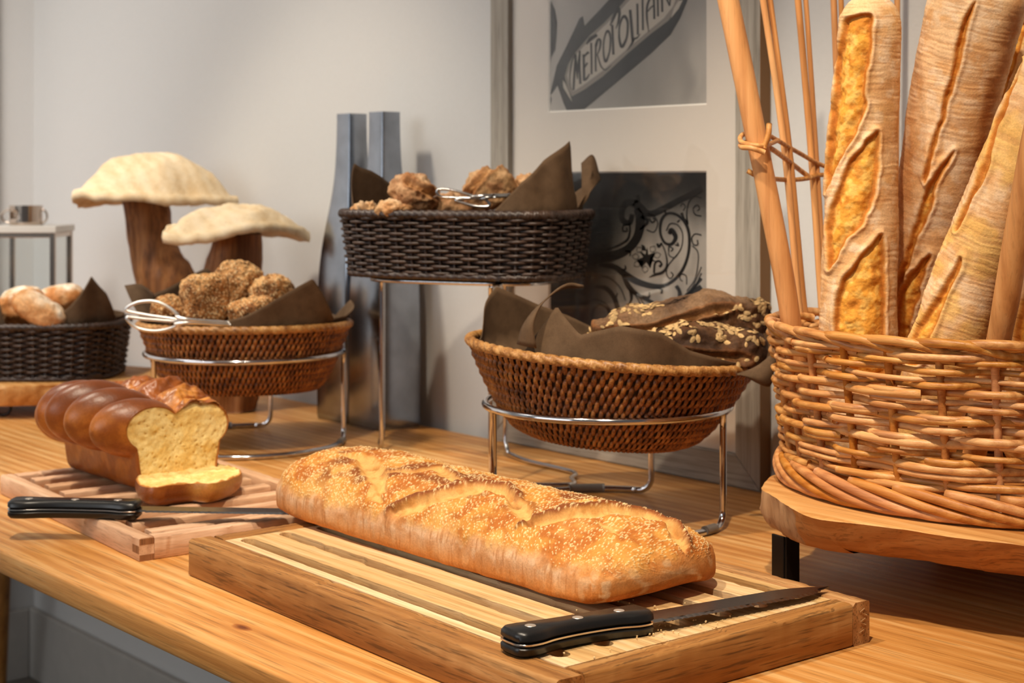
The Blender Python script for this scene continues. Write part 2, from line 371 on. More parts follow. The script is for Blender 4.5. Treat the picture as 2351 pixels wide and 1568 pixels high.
# ------------------------------------------------------------------ framed pair of photographs leaning flat on the wall
M['silver'] = wood('worn_silver_leaf', L4(126, 118, 106), L4(158, 150, 138), L4(178, 170, 158), 'Z', 1.2, .42, .3); M['silverx'] = wood('worn_silver_leaf_across', L4(126, 118, 106), L4(158, 150, 138), L4(178, 170, 158), 'X', 1.2, .42, .3)
M['frameside'] = plain('brown_frame_side', L4(112, 78, 40), .6)
M['mat'] = plain('cream_mat_board', L4(214, 204, 192), .8)
M['matedge'] = plain('white_mat_bevel', L4(236, 230, 220), .8)
M['ink'] = plain('black_print_ink', L4(38, 35, 32), .5); M['ink2'] = plain('black_ironwork_ink', L4(14, 13, 12), .5); M['inkl'] = plain('pale_print_ink', L4(176, 166, 152), .5); M['inkm'] = plain('grey_print_ink', L4(128, 120, 110), .5)
def glassm(name, tint=(1, 1, 1, 1)):
    N = NT(name); tr = N.n('ShaderNodeBsdfTransparent'); tr.inputs[0].default_value = tint; gl = N.n('ShaderNodeBsdfGlossy'); gl.inputs['Roughness'].default_value = .02
    ge = N.n('ShaderNodeNewGeometry'); dt = N.n('ShaderNodeVectorMath', operation='DOT_PRODUCT'); N.l(ge.outputs['Normal'], dt.inputs[0]); N.l(ge.outputs['Incoming'], dt.inputs[1])
    c = N.math('POWER', N.math('SUBTRACT', 1., N.math('ABSOLUTE', dt.outputs['Value'])), 5.); mx = N.n('ShaderNodeMixShader'); N.l(N.math('ADD', N.math('MULTIPLY', c, .9), .045), mx.inputs[0]); N.l(tr.outputs[0], mx.inputs[1]); N.l(gl.outputs[0], mx.inputs[2])
    N.l(mx.outputs[0], N.t.nodes['Material Output'].inputs[0]); return N.m
M['glass'] = glassm('picture_glass'); M['lglass'] = glassm('lantern_glass', (.975, .985, .98, 1))
PXM = NT('photo_print'); _a = PXM.n('ShaderNodeVertexColor', layer_name='col'); PXM.setp(Base_Color=_a.outputs[0], Roughness=.5); M['print'] = PXM.m
FX0, FX1, FZ0, FZ1, FYF, FYB, FW = -1.777, -1.2606, TABLE+.0004, 1.62, 1.4706, 1.4910, .0405
fr = thing('picture_frame', 'tall worn silver picture frame with two black-and-white photographs on the wall', 'picture', ((FX0+FX1)/2, FYB, FZ0))
def mitre(a, b, inn_a, inn_b, m):
    (ax, az), (bx, bz), (cx_, cz_), (dx, dz) = a, b, inn_b, inn_a
    out = [(ax, az), (bx, bz), (cx_, cz_), (dx, dz)]; v = []
    for (x, z) in out: v += [(x, FYF, z), (x, FYB, z)]
    f = [(0, 2, 4, 6), (1, 7, 5, 3), (0, 1, 3, 2), (2, 3, 5, 4), (4, 5, 7, 6), (6, 7, 1, 0)]
    o = mk('frame_rail', v, f, m, fr, False); o.data.materials.append(M['frameside'])
    for k, p in enumerate(o.data.polygons):
        if k == 2: p.material_index = 1
    md = o.modifiers.new('b', 'BEVEL'); md.width = .0016; md.segments = 2; return o
a, b, c, d = (FX0, FZ0), (FX1, FZ0), (FX1, FZ1), (FX0, FZ1); ia, ib, ic, id_ = (FX0+FW, FZ0+FW), (FX1-FW, FZ0+FW), (FX1-FW, FZ1-FW), (FX0+FW, FZ1-FW)
mitre(a, b, ia, ib, M['silverx']); mitre(b, c, ib, ic, M['silver']); mitre(c, d, ic, id_, M['silverx']); mitre(d, a, id_, ia, M['silver'])
YM, YP = 1.4800, 1.4822
PHX0, PHX1 = -1.659, -1.357; PZ = [(1.2266, 1.500), (.872, 1.1427)]
# mat with two windows
xs = [FX0+FW-.004, PHX0, PHX1, FX1-FW+.004]; zs = [FZ0+FW-.004, PZ[1][0], PZ[1][1], PZ[0][0], PZ[0][1], FZ1-FW+.004]
v = [(x, YM, z) for z in zs for x in xs]; f = [(j*4+i, j*4+i+1, j*4+i+5, j*4+i+4) for j in range(5) for i in range(3) if not (i == 1 and j in (1, 3))]
mk('mat_board', v, f, M['mat'], fr, False)
ed = MB()
for z0, z1 in PZ:
    q = [(PHX0, z0), (PHX1, z0), (PHX1, z1), (PHX0, z1)]; i_ = .0022; q2 = [(PHX0+i_, z0+i_), (PHX1-i_, z0+i_), (PHX1-i_, z1-i_), (PHX0+i_, z1-i_)]
    v = [(x, YM, z) for x, z in q]+[(x, YP, z) for x, z in q2]; ed.add(v, [(k, (k+1) % 4, 4+(k+1) % 4, 4+k) for k in range(4)])
ed.build('mat_bevel', M['matedge'], fr, False)
def photo(z0, z1, fn):
    nx, nz = 70, 64; X, Z = np.meshgrid(np.linspace(PHX0, PHX1, nx), np.linspace(z0, z1, nz)); v = np.stack([X, np.full_like(X, YP+.0003), Z], -1).reshape(-1, 3)
    u = (v[:, 0]-PHX0)/(PHX1-PHX0); t = (v[:, 2]-z0)/(z1-z0); g = fn(u, t, v)
    return mk('photograph', v, gridf(nz, nx), M['print'], fr, False, col=lin(np.stack([g*255, g*245, g*232], 1)/1.0))
def bg1(u, t, v): 
    n = fbm(v*np.array((22, 1, 9)), 4, 5); return .56+.05*n+.09*sm(.5, .0, u)+.05*sm(.6, 1, t)+.10*sm(.86, 1., u+.12*n)*sm(.5, .1, t)
def bg2(u, t, v):
    n = fbm(v*np.array((30, 1, 10)), 4, 8); lgt = sm(.25, .62, u+.25*(.5-t))*sm(.98, .55, t)+.25*sm(.7, .9, u)*sm(.9, .6, t); return np.clip(.07+.48*lgt*(1+.25*n)+.03*n, .02, .62)
ph1 = photo(*PZ[0], bg1); ph2 = photo(*PZ[1], bg2)
class Print:
    """flat print shapes lying on a photograph, digitised in sheet millimetres"""
    def __init__(s, ox, oy, k): s.o = (ox, oy, k)
    def pt(s, p, lay): return PY(s.o[0]+p[0]/s.o[2], s.o[1]+p[1]/s.o[2], YP-.0001*lay)
    def clip(s, v, zz):
        v = np.array(v); v[:, 0] = np.clip(v[:, 0], PHX0, PHX1); v[:, 2] = np.clip(v[:, 2], *zz); return v
    def poly(s, mb, pts, zz, lay=1, smooth=0):
        p = spline(pts, smooth, True) if smooth else np.array(pts, float)
        bm = bmesh.new(); vs = [bm.verts.new(tuple(q)) for q in s.clip([s.pt(q, lay) for q in p], zz)]
        fc = bm.faces.new(vs); bmesh.ops.triangulate(bm, faces=[fc]); bm.verts.index_update()
        mb.add([q.co[:] for q in bm.verts], [[q.index for q in p_.verts] for p_ in bm.faces]); bm.free()
    def stroke(s, mb, pts, wd, zz, lay=2, closed=False, n=None):
        n = n or max(8, 6*len(pts)); p = spline(pts, n, closed) if len(pts) > 2 else np.linspace(pts[0], pts[1], 4); n = len(p)
        wd = np.interp(np.linspace(0, 1, n), np.linspace(0, 1, np.size(wd)), np.atleast_1d(wd))
        t = np.roll(p, -1, 0)-np.roll(p, 1, 0) if closed else np.gradient(p, axis=0); t /= np.linalg.norm(t, axis=1)[:, None]+1e-9; nn = np.stack([-t[:, 1], t[:, 0]], 1)
        a_ = p+nn*wd[:, None]/2; b_ = p-nn*wd[:, None]/2
        v = s.clip([s.pt(q, lay) for q in np.stack([a_, b_], 1).reshape(-1, 2)], zz); mb.add(v, gridf(n, 2, closed, False))
T1 = Print(1180, 0, 4.898); mb = MB()
T1.poly(mb, [(600, 1256), (770, 1250), (820, 1205), (1180, 905), (1540, 600), (1760, 390), (1870, 200), (1950, 0), (2010, -260), (1700, -520), (1300, -260), (1065, 0), (1000, 70), (795, 290), (775, 180), (735, 210), (600, 500), (480, 740), (330, 1090), (330, 1250), (400, 1090), (490, 960), (510, 970), (560, 1170)], PZ[0], 1)
T1.poly(mb, [(330, 40), (380, 8), (420, 20), (460, 110), (485, 250), (478, 400), (465, 560), (420, 650), (395, 770), (330, 765)], PZ[0], 1)
T1.stroke(mb, [(385, 1070), (412, 1110), (402, 1190)], [14, 22, 8], PZ[0])
mb.build('sign_silhouette', M['ink'], ph1, False)
mb = MB(); T1.poly(mb, [(650, 1085), (600, 980), (570, 860), (610, 720), (690, 590), (860, 390), (1010, 260), (1190, 70), (1400, -170), (1700, -330), (1880, -60), (1830, 90), (1740, 230), (1540, 380), (1280, 600), (1000, 860), (790, 1010)], PZ[0], 2); mb.build('sign_face_shade', M['inkm'], ph1, False)
mb = MB(); T1.poly(mb, [(665, 1030), (625, 940), (600, 850), (640, 720), (720, 590), (890, 410), (1040, 270), (1220, 90), (1420, -130), (1690, -290), (1840, -70), (1790, 70), (1690, 200), (1510, 350), (1260, 560), (990, 800), (790, 950)], PZ[0], 3)
T1.poly(mb, [(655, 1148), (600, 1060), (556, 985), (548, 900), (575, 935), (620, 1040)], PZ[0], 3); T1.poly(mb, [(1765, 205), (1800, 90), (1850, 10), (1900, 0), (1850, 100)], PZ[0], 3); mb.build('sign_face', M['inkl'], ph1, False)
mb = MB()
def S(pts, wd, closed=False): T1.stroke(mb, pts, wd, PZ[0], 5, closed)
S([(640, 1000), (628, 860), (655, 690), (690, 600)], [8, 18, 10]); S([(668, 1015), (680, 830), (695, 620)], 26); S([(690, 610), (702, 740), (714, 890)], [22, 26, 12]); S([(714, 890), (724, 720), (742, 570)], [10, 20, 20]); S([(740, 570), (738, 760), (747, 945)], [20, 24, 28])
S([(788, 910), (786, 760), (782, 610)], 28); S([(782, 650), (812, 610), (842, 585)], [16, 24, 30]); S([(788, 770), (806, 740), (826, 705)], [14, 18, 24]); S([(788, 902), (820, 880), (850, 830)], [30, 26, 14])
S([(873, 835), (872, 650), (868, 480)], 22); S([(815, 500), (860, 440), (935, 392)], [12, 46, 36])
S([(920, 805), (918, 660), (922, 490)], 22); S([(920, 520), (945, 445), (972, 460), (966, 540), (934, 625)], [30, 26, 26, 22, 12]); S([(940, 620), (962, 700), (985, 755), (1030, 785), (1095, 735)], [14, 18, 18, 14, 6])
S([(1062, 352), (1084, 420), (1078, 560), (1050, 660), (1026, 690), (1008, 600), (1010, 470), (1035, 370)], [30, 22, 20, 30, 24, 18, 20, 30], True)
S([(1118, 615), (1112, 450), (1104, 280)], 26); S([(1082, 290), (1118, 200), (1165, 95), (1186, 150), (1172, 250), (1146, 325)], [14, 36, 44, 34, 24, 8])
S([(1245, 185), (1278, 250), (1272, 400), (1240, 490), (1208, 525), (1184, 430), (1186, 300), (1214, 210)], [38, 26, 24, 34, 30, 20, 24, 34], True)
S([(1336, 470), (1322, 300), (1306, 110)], 32); S([(1272, 565), (1325, 490), (1350, 440), (1385, 425), (1422, 380)], [6, 24, 26, 20, 8]); S([(1392, 392), (1390, 220), (1386, 40)], 24)
S([(1450, 340), (1448, 170), (1444, -60)], 22); S([(1400, -50), (1450, -90), (1510, -130)], [14, 40, 30]); S([(1515, 360), (1495, 200), (1500, 60), (1545, -50)], [10, 24, 26, 24]); S([(1578, 215), (1576, 80), (1570, -60)], 24); S([(1505, 130), (1535, 90), (1570, 60)], [12, 18, 16])
S([(1620, 185), (1618, 60), (1614, -90)], 22); S([(1668, 135), (1664, 0), (1658, -140)], 24); S([(1660, -130), (1710, -30), (1750, 68)], [20, 26, 14]); S([(1752, 64), (1760, -60), (1768, -190)], [14, 22, 22])
mb.build('lettering', M['ink'], ph1, False)
T2 = Print(1230, 370, 4.127); mb = MB()
def S2(pts, wd, closed=False): T2.stroke(mb, pts, wd, PZ[1], 2, closed)
for pts, wd in [
    ([(1575, 262), (1360, 370), (1150, 480), (1060, 495), (990, 440), (930, 395)], [56, 56, 62, 60, 70, 80]),
    ([(940, 395), (860, 395), (815, 470), (825, 560), (890, 580), (915, 500)], [60, 62, 52, 52, 50, 40]), ([(935, 385), (972, 370), (962, 322)], [40, 26, 30]),
    ([(955, 450), (990, 560), (960, 720), (860, 840), (700, 905), (500, 925)], [60, 90, 80, 80, 90, 90]), ([(1000, 520), (1060, 570), (990, 650)], [40, 30, 20]),
    ([(1060, 500), (1120, 520), (1155, 590), (1120, 670), (1050, 650)], 10), ([(1075, 540), (1100, 580), (1130, 560), (1110, 535)], 14),
    ([(890, 580), (890, 680), (850, 760), (700, 830), (600, 845)], [14, 20, 24, 10, 8]), ([(880, 600), (830, 610), (825, 660), (865, 660), (860, 630)], 14),
    ([(600, 985), (740, 1000), (830, 1060), (960, 1140), (1120, 1185), (1250, 1165), (1370, 1060), (1440, 900), (1455, 720), (1420, 590), (1340, 510), (1250, 495), (1190, 560), (1180, 680), (1220, 770), (1285, 785), (1325, 720), (1285, 655), (1262, 690)], [30, 50, 60, 60, 50, 30, 30, 26, 28, 30, 24, 26, 28, 24, 24, 30, 40, 50, 30]),
    ([(1235, 660), (1275, 592), (1350, 610), (1392, 700), (1370, 840), (1260, 980), (1238, 1060), (1270, 1112), (1302, 1080), (1280, 1050)], 11), ([(1262, 830), (1262, 890), (1320, 910), (1380, 820)], 9), ([(1258, 850), (1262, 810), (1300, 830), (1280, 856)], 11),
    ([(1190, 770), (1230, 870), (1243, 980), (1205, 1050), (1130, 1075), (1075, 1100)], [10, 12, 18, 28, 26, 8]), ([(1120, 1060), (1128, 970), (1165, 945), (1192, 975), (1170, 1000)], [20, 20, 18, 20, 26]), ([(1150, 780), (1165, 810), (1190, 780)], 22), ([(1320, 790), (1352, 800), (1340, 770)], 14),
    ([(830, 1080), (890, 1200), (1000, 1285), (1180, 1365), (1320, 1360)], [40, 50, 36, 30, 40]), ([(900, 1220), (905, 1310), (870, 1375)], [40, 24, 12]), ([(1010, 1280), (1070, 1290), (1078, 1240)], [20, 22, 10]), ([(920, 1240), (980, 1330), (990, 1430)], 12), ([(940, 1240), (1020, 1350), (1030, 1440)], 10),
    ([(1120, 1190), (1190, 1215), (1192, 1255)], [20, 20, 24]), ([(810, 1030), (850, 1020), (845, 985)], [14, 20, 10]), ([(850, 850), (895, 860), (890, 900)], [20, 16, 8]),
    ([(420, 1150), (560, 1080), (700, 1110), (800, 1200), (850, 1320)], 9), ([(560, 1190), (660, 1200), (740, 1290), (780, 1420), (770, 1540)], [16, 40, 44, 44, 40]), ([(760, 1290), (775, 1250)], 12), ([(540, 1560), (540, 1430), (600, 1360), (680, 1400), (700, 1500)], [26, 26, 22, 18, 16]), ([(350, 1300), (400, 1220), (520, 1200)], 10), ([(480, 1340), (560, 1310), (660, 1350), (730, 1450)], 9),
    ([(1570, 1000), (1490, 1180), (1390, 1290)], 9), ([(1570, 1060), (1500, 1200), (1400, 1290)], 12), ([(1570, 1110), (1440, 1270), (1370, 1310)], [26, 24, 10]), ([(1570, 1190), (1450, 1270), (1350, 1330)], [50, 50, 40]), ([(1570, 1275), (1490, 1300)], 34), ([(1330, 1180), (1360, 1230), (1370, 1310)], [36, 34, 50]),
    ([(1570, 345), (1500, 335), (1450, 390), (1430, 500), (1440, 600)], [10, 12, 12, 12, 20]), ([(1570, 520), (1510, 505), (1492, 450), (1530, 415), (1552, 450), (1530, 470)], 12), ([(1570, 700), (1510, 690), (1478, 730), (1495, 790), (1535, 790), (1530, 745)], 12), ([(1480, 800), (1530, 850), (1540, 940), (1510, 1110), (1430, 1230)], 10), ([(1390, 1140), (1365, 1110), (1380, 1070), (1425, 1090), (1430, 1170)], 10),
    ([(1380, 490), (1405, 540), (1440, 580)], [30, 14, 16]), ([(1370, 430), (1390, 400), (1415, 430), (1395, 470)], 9), ([(1220, 460), (1232, 500)], 16), ([(1340, 580), (1365, 555)], 14)]: S2(pts, wd)
star = [(1050+(95 if k % 2 == 0 else 34)*math.cos(k*PI/7+.3), 920+(105 if k % 2 == 0 else 38)*math.sin(k*PI/7+.3)) for k in range(14)]
T2.poly(mb, star, PZ[1], 2); T2.poly(mb, [(1000, 790), (1030, 800), (1050, 850), (1010, 845)], PZ[1], 2)
for k in (2.6, 3.3, 4.0, 5.3, 6.0, 1.7):
    cx_, cy_ = 1050, 920; p0 = (cx_+70*math.cos(k), cy_+70*math.sin(k)); p1 = (cx_+140*math.cos(k), cy_+140*math.sin(k)); q = (-math.sin(k)*28, math.cos(k)*28); mm = ((p0[0]+p1[0])/2, (p0[1]+p1[1])/2)
    S2([p0, (mm[0]+q[0], mm[1]+q[1]), p1], 5); S2([p0, (mm[0]-q[0], mm[1]-q[1]), p1], 5)
mb.build('ironwork_silhouette', M['ink2'], ph2, False)
mk('glass_pane', *box(((FX0+FX1)/2, 1.4765, (FZ0+FZ1)/2), (FX1-FX0-2*FW+.006, .002, FZ1-FZ0-2*FW+.006), 0), M['glass'], fr, False)
# ------------------------------------------------------------------ pair of square steel bottle vases
def vase(x0, x1, y0, y1, zt, label):
    cx_, cy_ = (x0+x1)/2, (y0+y1)/2; th = thing('bottle_vase', label, 'vase', (cx_, cy_, TABLE), 'steel bottle vases')
    kz = np.array([0, .004, .05, .12, .20, .235, .26, .30, .345, .38, .42, .46, .484]); kw = np.array([.97, 1, 1, 1, .985, .95, .90, .78, .60, .50, .45, .43, .43])
    z = np.linspace(0, 1, 60)*(zt-TABLE); wd = np.interp(z, kz*(zt-TABLE)/.484, kw); wd[3:-3] = np.convolve(wd, np.ones(7)/7, 'same')[3:-3]
    sec = []; r0 = .12
    for (sx, sy, a0) in ((1, 1, 0), (-1, 1, PI/2), (-1, -1, PI), (1, -1, 1.5*PI)):
        for k in np.linspace(a0, a0+PI/2, 5): sec.append((sx*(1-r0)+r0*math.cos(k), sy*(1-r0)+r0*math.sin(k)))
    sec = np.array(sec); hx, hy = (x1-x0)/2, (y1-y0)/2; V = []
    for k in range(60): V.append(np.column_stack([cx_+sec[:, 0]*hx*wd[k], cy_+sec[:, 1]*hy*wd[k], np.full(20, TABLE+z[k])]))
    for k, dz in ((.88, 0), (.85, -.004), (.80, -.06)): V.append(np.column_stack([cx_+sec[:, 0]*hx*wd[-1]*k, cy_+sec[:, 1]*hy*wd[-1]*k, np.full(20, zt+dz)]))
    v = np.vstack(V); f = gridf(63, 20, False, True); f.append(tuple(range(20))[::-1]); f.append(tuple(range(62*20, 63*20)))
    mk('bottle', v[:], f, M['vase'], th, True, flat_ang=50); return th
M['vase'] = plain('polished_aluminium', (.30, .325, .37, 1), .17, 1., nscale=30, namt=.14)
vase(-2.112, -2.0262, 1.386, 1.466, 1.2365, 'left of the two tall square steel bottle vases')
vase(-2.0232, -1.937, 1.386, 1.466, 1.2365, 'right of the two tall square steel bottle vases, nearer the picture frame')
# ------------------------------------------------------------------ carved wooden mushrooms
M['cap'] = wood('pale_carved_wood', L4(212, 180, 134), L4(230, 206, 168), L4(238, 220, 190), 'X', .8, .7, .12)
M['stem'] = wood('brown_root_wood', L4(78, 44, 18), L4(134, 84, 42), L4(172, 120, 72), 'Z', 1.2, .6, .4)
def mushroom(label, r, D, z0, hx, hd, zt, wob, stem, seed, sag=0, fx=1.0):
    th = thing('wooden_mushroom', label, 'ornament', W(r, D, TABLE), 'carved wooden mushrooms')
    nr, na = 34, 120; rho = np.concatenate([np.linspace(.0, 1, nr), [1.012, 1.0], np.linspace(.97, .12, 16)]); t = np.arange(na)*2*PI/na; V = []
    out = 1+.05*np.sin(3*t+seed)+.035*np.sin(5*t+2*seed)+.02*np.sin(9*t)
    wv = wob(t); ztop = zt-z0
    for k, p in enumerate(rho):
        x = hx*out*np.cos(t)*p; d = hd*out*np.sin(t)*p
        if k < nr: h = z0+ztop*(1-min(p/.94, 1.)**2.9)+wv*p**2.2+.004*sm(.86, 1., np.array(p))-.002*math.exp(-((p-.88)/.05)**2)+.003*np.sin(7*p+3*t)*p*(1-p)*4
        elif k == nr: h = z0+wv-.005
        elif k == nr+1: h = z0+wv-.013
        else: h = z0+wv*p-.013+.014*(1-p)+.004*np.sin(40*t)*p*0
        V.append(np.stack([x, d, np.broadcast_to(h, t.shape)], 1))
    q = np.vstack(V); q[:, 2] += .0035*fbm(q*28, 4, seed)+.0015*fbm(q*90, 3, seed+3)
    v = W(r, D, 0)+q[:, :1]*ER+q[:, 1:2]*EF+q[:, 2:]*EZ
    mk('cap', v, gridf(len(rho), na, False, True), M['cap'], th)
    ns = 70; s = spline(stem, ns); pth = np.array([PD(a_, b_, D+dd) for a_, b_, c_, dd in s]); rad = s[:, 2]*D/FPX/2
    v, f = tube(pth, rad, 40); n = fbm(v*np.array((30, 30, 8)), 4, seed+9)
    c0 = np.repeat(pth, 40, 0); v = v+(v-c0)*(.16*n)[:, None]; v[:, 2] = np.maximum(v[:, 2], TABLE)
    mk('stem', v, f, M['stem'], th); return th
mushroom('larger and taller of the two carved wooden mushrooms, with a broad cream cap', (347-CX)*2.81/FPX, 2.81, 1.1030, .1425, .095, 1.177, lambda t: -.007*np.cos(2*t)+.005*np.sin(2*t+.4)-.003*np.sin(3*t), [(330, 436, 100, -.0), (339, 490, 100, 0), (350, 550, 108, 0), (364, 605, 124, 0), (380, 650, 136, 0), (396, 740, 130, 0), (408, 850, 116, 0), (414, 915, 108, 0)], 1)
mushroom('smaller carved wooden mushroom with a thin flat cap beside the steel vases', (546-CX)*2.60/FPX, 2.60, 1.0490, .119, .075, 1.089, lambda t: .0-.006*np.cos(2*t)+.008*np.sin(2*t+2.6)-.004*np.cos(3*t+.5), [(546, 535, 104, 0), (544, 570, 106, 0), (538, 620, 118, 0), (528, 690, 140, 0), (524, 780, 150, 0), (526, 880, 140, 0), (530, 942, 120, 0)], 4)
# ------------------------------------------------------------------ glass lantern at the far left
M['lchrome'] = plain('lantern_chrome', (.56, .46, .38, 1), .16, 1.)
D0 = 3.06; rc = (74-CX)*D0/FPX; lan = thing('lantern', 'square chrome and glass lantern standing behind the far left basket', 'lantern', W(rc, D0, TABLE))
fe = (ER, EF, EZ); hw = .057
def lb(nm, x, d, z, sx, sd, sz, m=None, bev=.0008): return mk(nm, *box(W(rc+x, D0+d, z), (sx, sd, sz), bev, fe), m or M['lchrome'], lan, False)
for sx in (-1, 1):
    for sd in (-1, 1): lb('post', sx*hw, sd*hw, .8965, .010, .010, .268)
for sd in (-1, 1):
    for zz in (1.0255, .7655): lb('frame_bar', 0, sd*hw, zz, .104, .008, .009)
for sx in (-1, 1):
    for zz in (1.0255, .7655): lb('frame_bar', sx*hw, 0, zz, .008, .104, .009)
lb('base_plate', 0, 0, .7555, .128, .128, .011); lb('top_plate', 0, 0, 1.037, .130, .130, .013, plain('pale_enamel', L4(206, 200, 190), .4))
for sd in (-1, 1): lb('glass_pane', 0, sd*(hw-.001), .896, .104, .0018, .25, M['lglass'], 0)
for sx in (-1, 1): lb('glass_pane', sx*(hw-.001), 0, .896, .0018, .104, .25, M['lglass'], 0)
na = 48; zz = np.linspace(1.0435, 1.082, 7); an = np.arange(na)*2*PI/na; R_ = .0315
v = np.array([W(rc-.012+R_*math.cos(t), D0+R_*math.sin(t), z) for z in zz for t in an]); f = []
for i in range(6):
    for j in range(na):
        if i in (2, 3) and j % 24 in range(1, 10) and i != 9: continue
        f.append((i*na+j, i*na+(j+1) % na, (i+1)*na+(j+1) % na, (i+1)*na+j))
f.append(tuple(range(6*na, 7*na)))
ch = mk('chimney', v, f, M['lchrome'], lan, True, flat_ang=40); md = ch.modifiers.new('s', 'SOLIDIFY'); md.thickness = .0015
for sx in (-1, 1):
    t = np.linspace(-PI/2, PI/2, 16) if sx > 0 else np.linspace(PI/2, 1.5*PI, 16)
    k = .017 if sx < 0 else .010
    mk('handle', *tube([W(rc-.012+sx*R_*.98+k*math.cos(q), D0, 1.061+.013*math.sin(q)) for q in t], .0022, 8), M['lchrome'], lan)
# ------------------------------------------------------------------ baskets, stands, napkins
def rattan(name, dark, mid, light, rough=.5, nscale=60):
    N = NT(name); at = N.n('ShaderNodeVertexColor', layer_name='col'); c = N.coord(); n = N.noise(c, nscale, 4); n2 = N.noise(c, nscale*9, 3)
    f = N.math('ADD', N.math('MULTIPLY', n, .6), N.math('MULTIPLY', n2, .4)); N.setp(Base_Color=N.ramp(f, [(.36, dark), (.51, mid), (.64, light)]), Roughness=rough); N.bump(n2, .3, .0002); return N.m
M['rattan'] = rattan('woven_rattan', L4(74, 38, 12), L4(140, 82, 32), L4(182, 122, 58)); M['rattanrim'] = rattan('rattan_wrapping', L4(112, 66, 26), L4(176, 124, 66), L4(208, 162, 102), .45)
M['rattancore'] = plain('rattan_core', L4(36, 16, 6), .7)
M['resin'] = rattan('dark_brown_resin_wicker', L4(36, 24, 18), L4(56, 40, 32), L4(80, 61, 50), .42); M['resinin'] = plain('dark_basket_lining', L4(24, 17, 14), .8)  # lining inside the resin weave is a very dark brown
def cloth(name, c, c2):
    N = NT(name); co = N.coord(rand=False); n = N.noise(co, 900, 3); n2 = N.noise(co, 60, 3)
    N.setp(Base_Color=N.mix(1., N.ramp(n2, [(.3, c), (.7, c2)]), N.ramp(n, [(.3, G(.85)), (.7, G(1.08))]), 'MULTIPLY'), Roughness=.85); N.b.inputs['Specular IOR Level'].default_value = .2; N.bump(n, .4, .0003); return N.m
M['napkin'] = cloth('brown_paper_napkin', L4(86, 66, 47), L4(102, 80, 59)); M['rubber'] = plain('clear_grey_rubber', L4(120, 112, 104), .35)
def arc(r0, D0, R, z, a0, a1, n=40): return [W(r0+R*math.cos(t), D0+R*math.sin(t), z) for t in np.radians(np.linspace(a0, a1, n))]
def round_stand(label, r0, D0, zr, R, fr_, fl, rr, tr=.0040):
    th = thing('basket_stand', label, 'stand', W(r0, D0, TABLE), 'chrome basket stands')
    mk('ring', *tube(arc(r0, D0, R, zr, 0, 360, 120)[:-1], tr, 12, True), M['chrome'], th)
    zb = TABLE+tr+.0003; k = .016
    def leg(a, da):                       # upright bending into the base ring
        p = W(r0+R*math.cos(math.radians(a)), D0+R*math.sin(math.radians(a)), 0); q = W(r0+R*math.cos(math.radians(a+da)), D0+R*math.sin(math.radians(a+da)), 0); d = (q-p)/np.linalg.norm(q-p)
        path = [p+EZ*(zr-tr*.6)]+[p+EZ*z for z in np.linspace(zr-.02, zb+k, 8)]+[p+d*k*(1-math.cos(t))+EZ*(zb+k-k*math.sin(t)) for t in np.linspace(.2, PI/2, 8)]+[p+d*(k+.006)+EZ*zb]
        mk('leg', *tube(path, tr*.95, 12), M['chrome'], th)
    leg(fr_, -8); leg(rr, 8)
    p = W(r0+R*math.cos(math.radians(fl)), D0+R*math.sin(math.radians(fl)), 0); mk('leg', *tube([p+EZ*(zr-tr*.5), p+EZ*((zr+zb)/2), p+EZ*zb], tr*.95, 12), M['chrome'], th)
    mk('base_ring', *tube(arc(r0, D0, R, zb, fr_-8, rr+8-360, 120), tr, 12), M['chrome'], th)
    mk('rubber_sleeve', *tube(arc(r0, D0, R, zb+.0012, fr_-9, fr_-17, 8), tr*1.3, 14), M['rubber'], th); mk('rubber_sleeve', *tube(arc(r0, D0, R, zb+.0012, rr+24, rr+42, 12), tr*1.3, 14), M['rubber'], th)
    return th
def tilt(v, c, ax, ang):                  # rotate points about an axis through c
    v = np.asarray(v, float)-c; ax = np.asarray(ax, float); s, k = math.sin(ang), math.cos(ang)
    return c+v*k+np.cross(ax, v)*s+ax*(v@ax)[:, None]*(1-k)
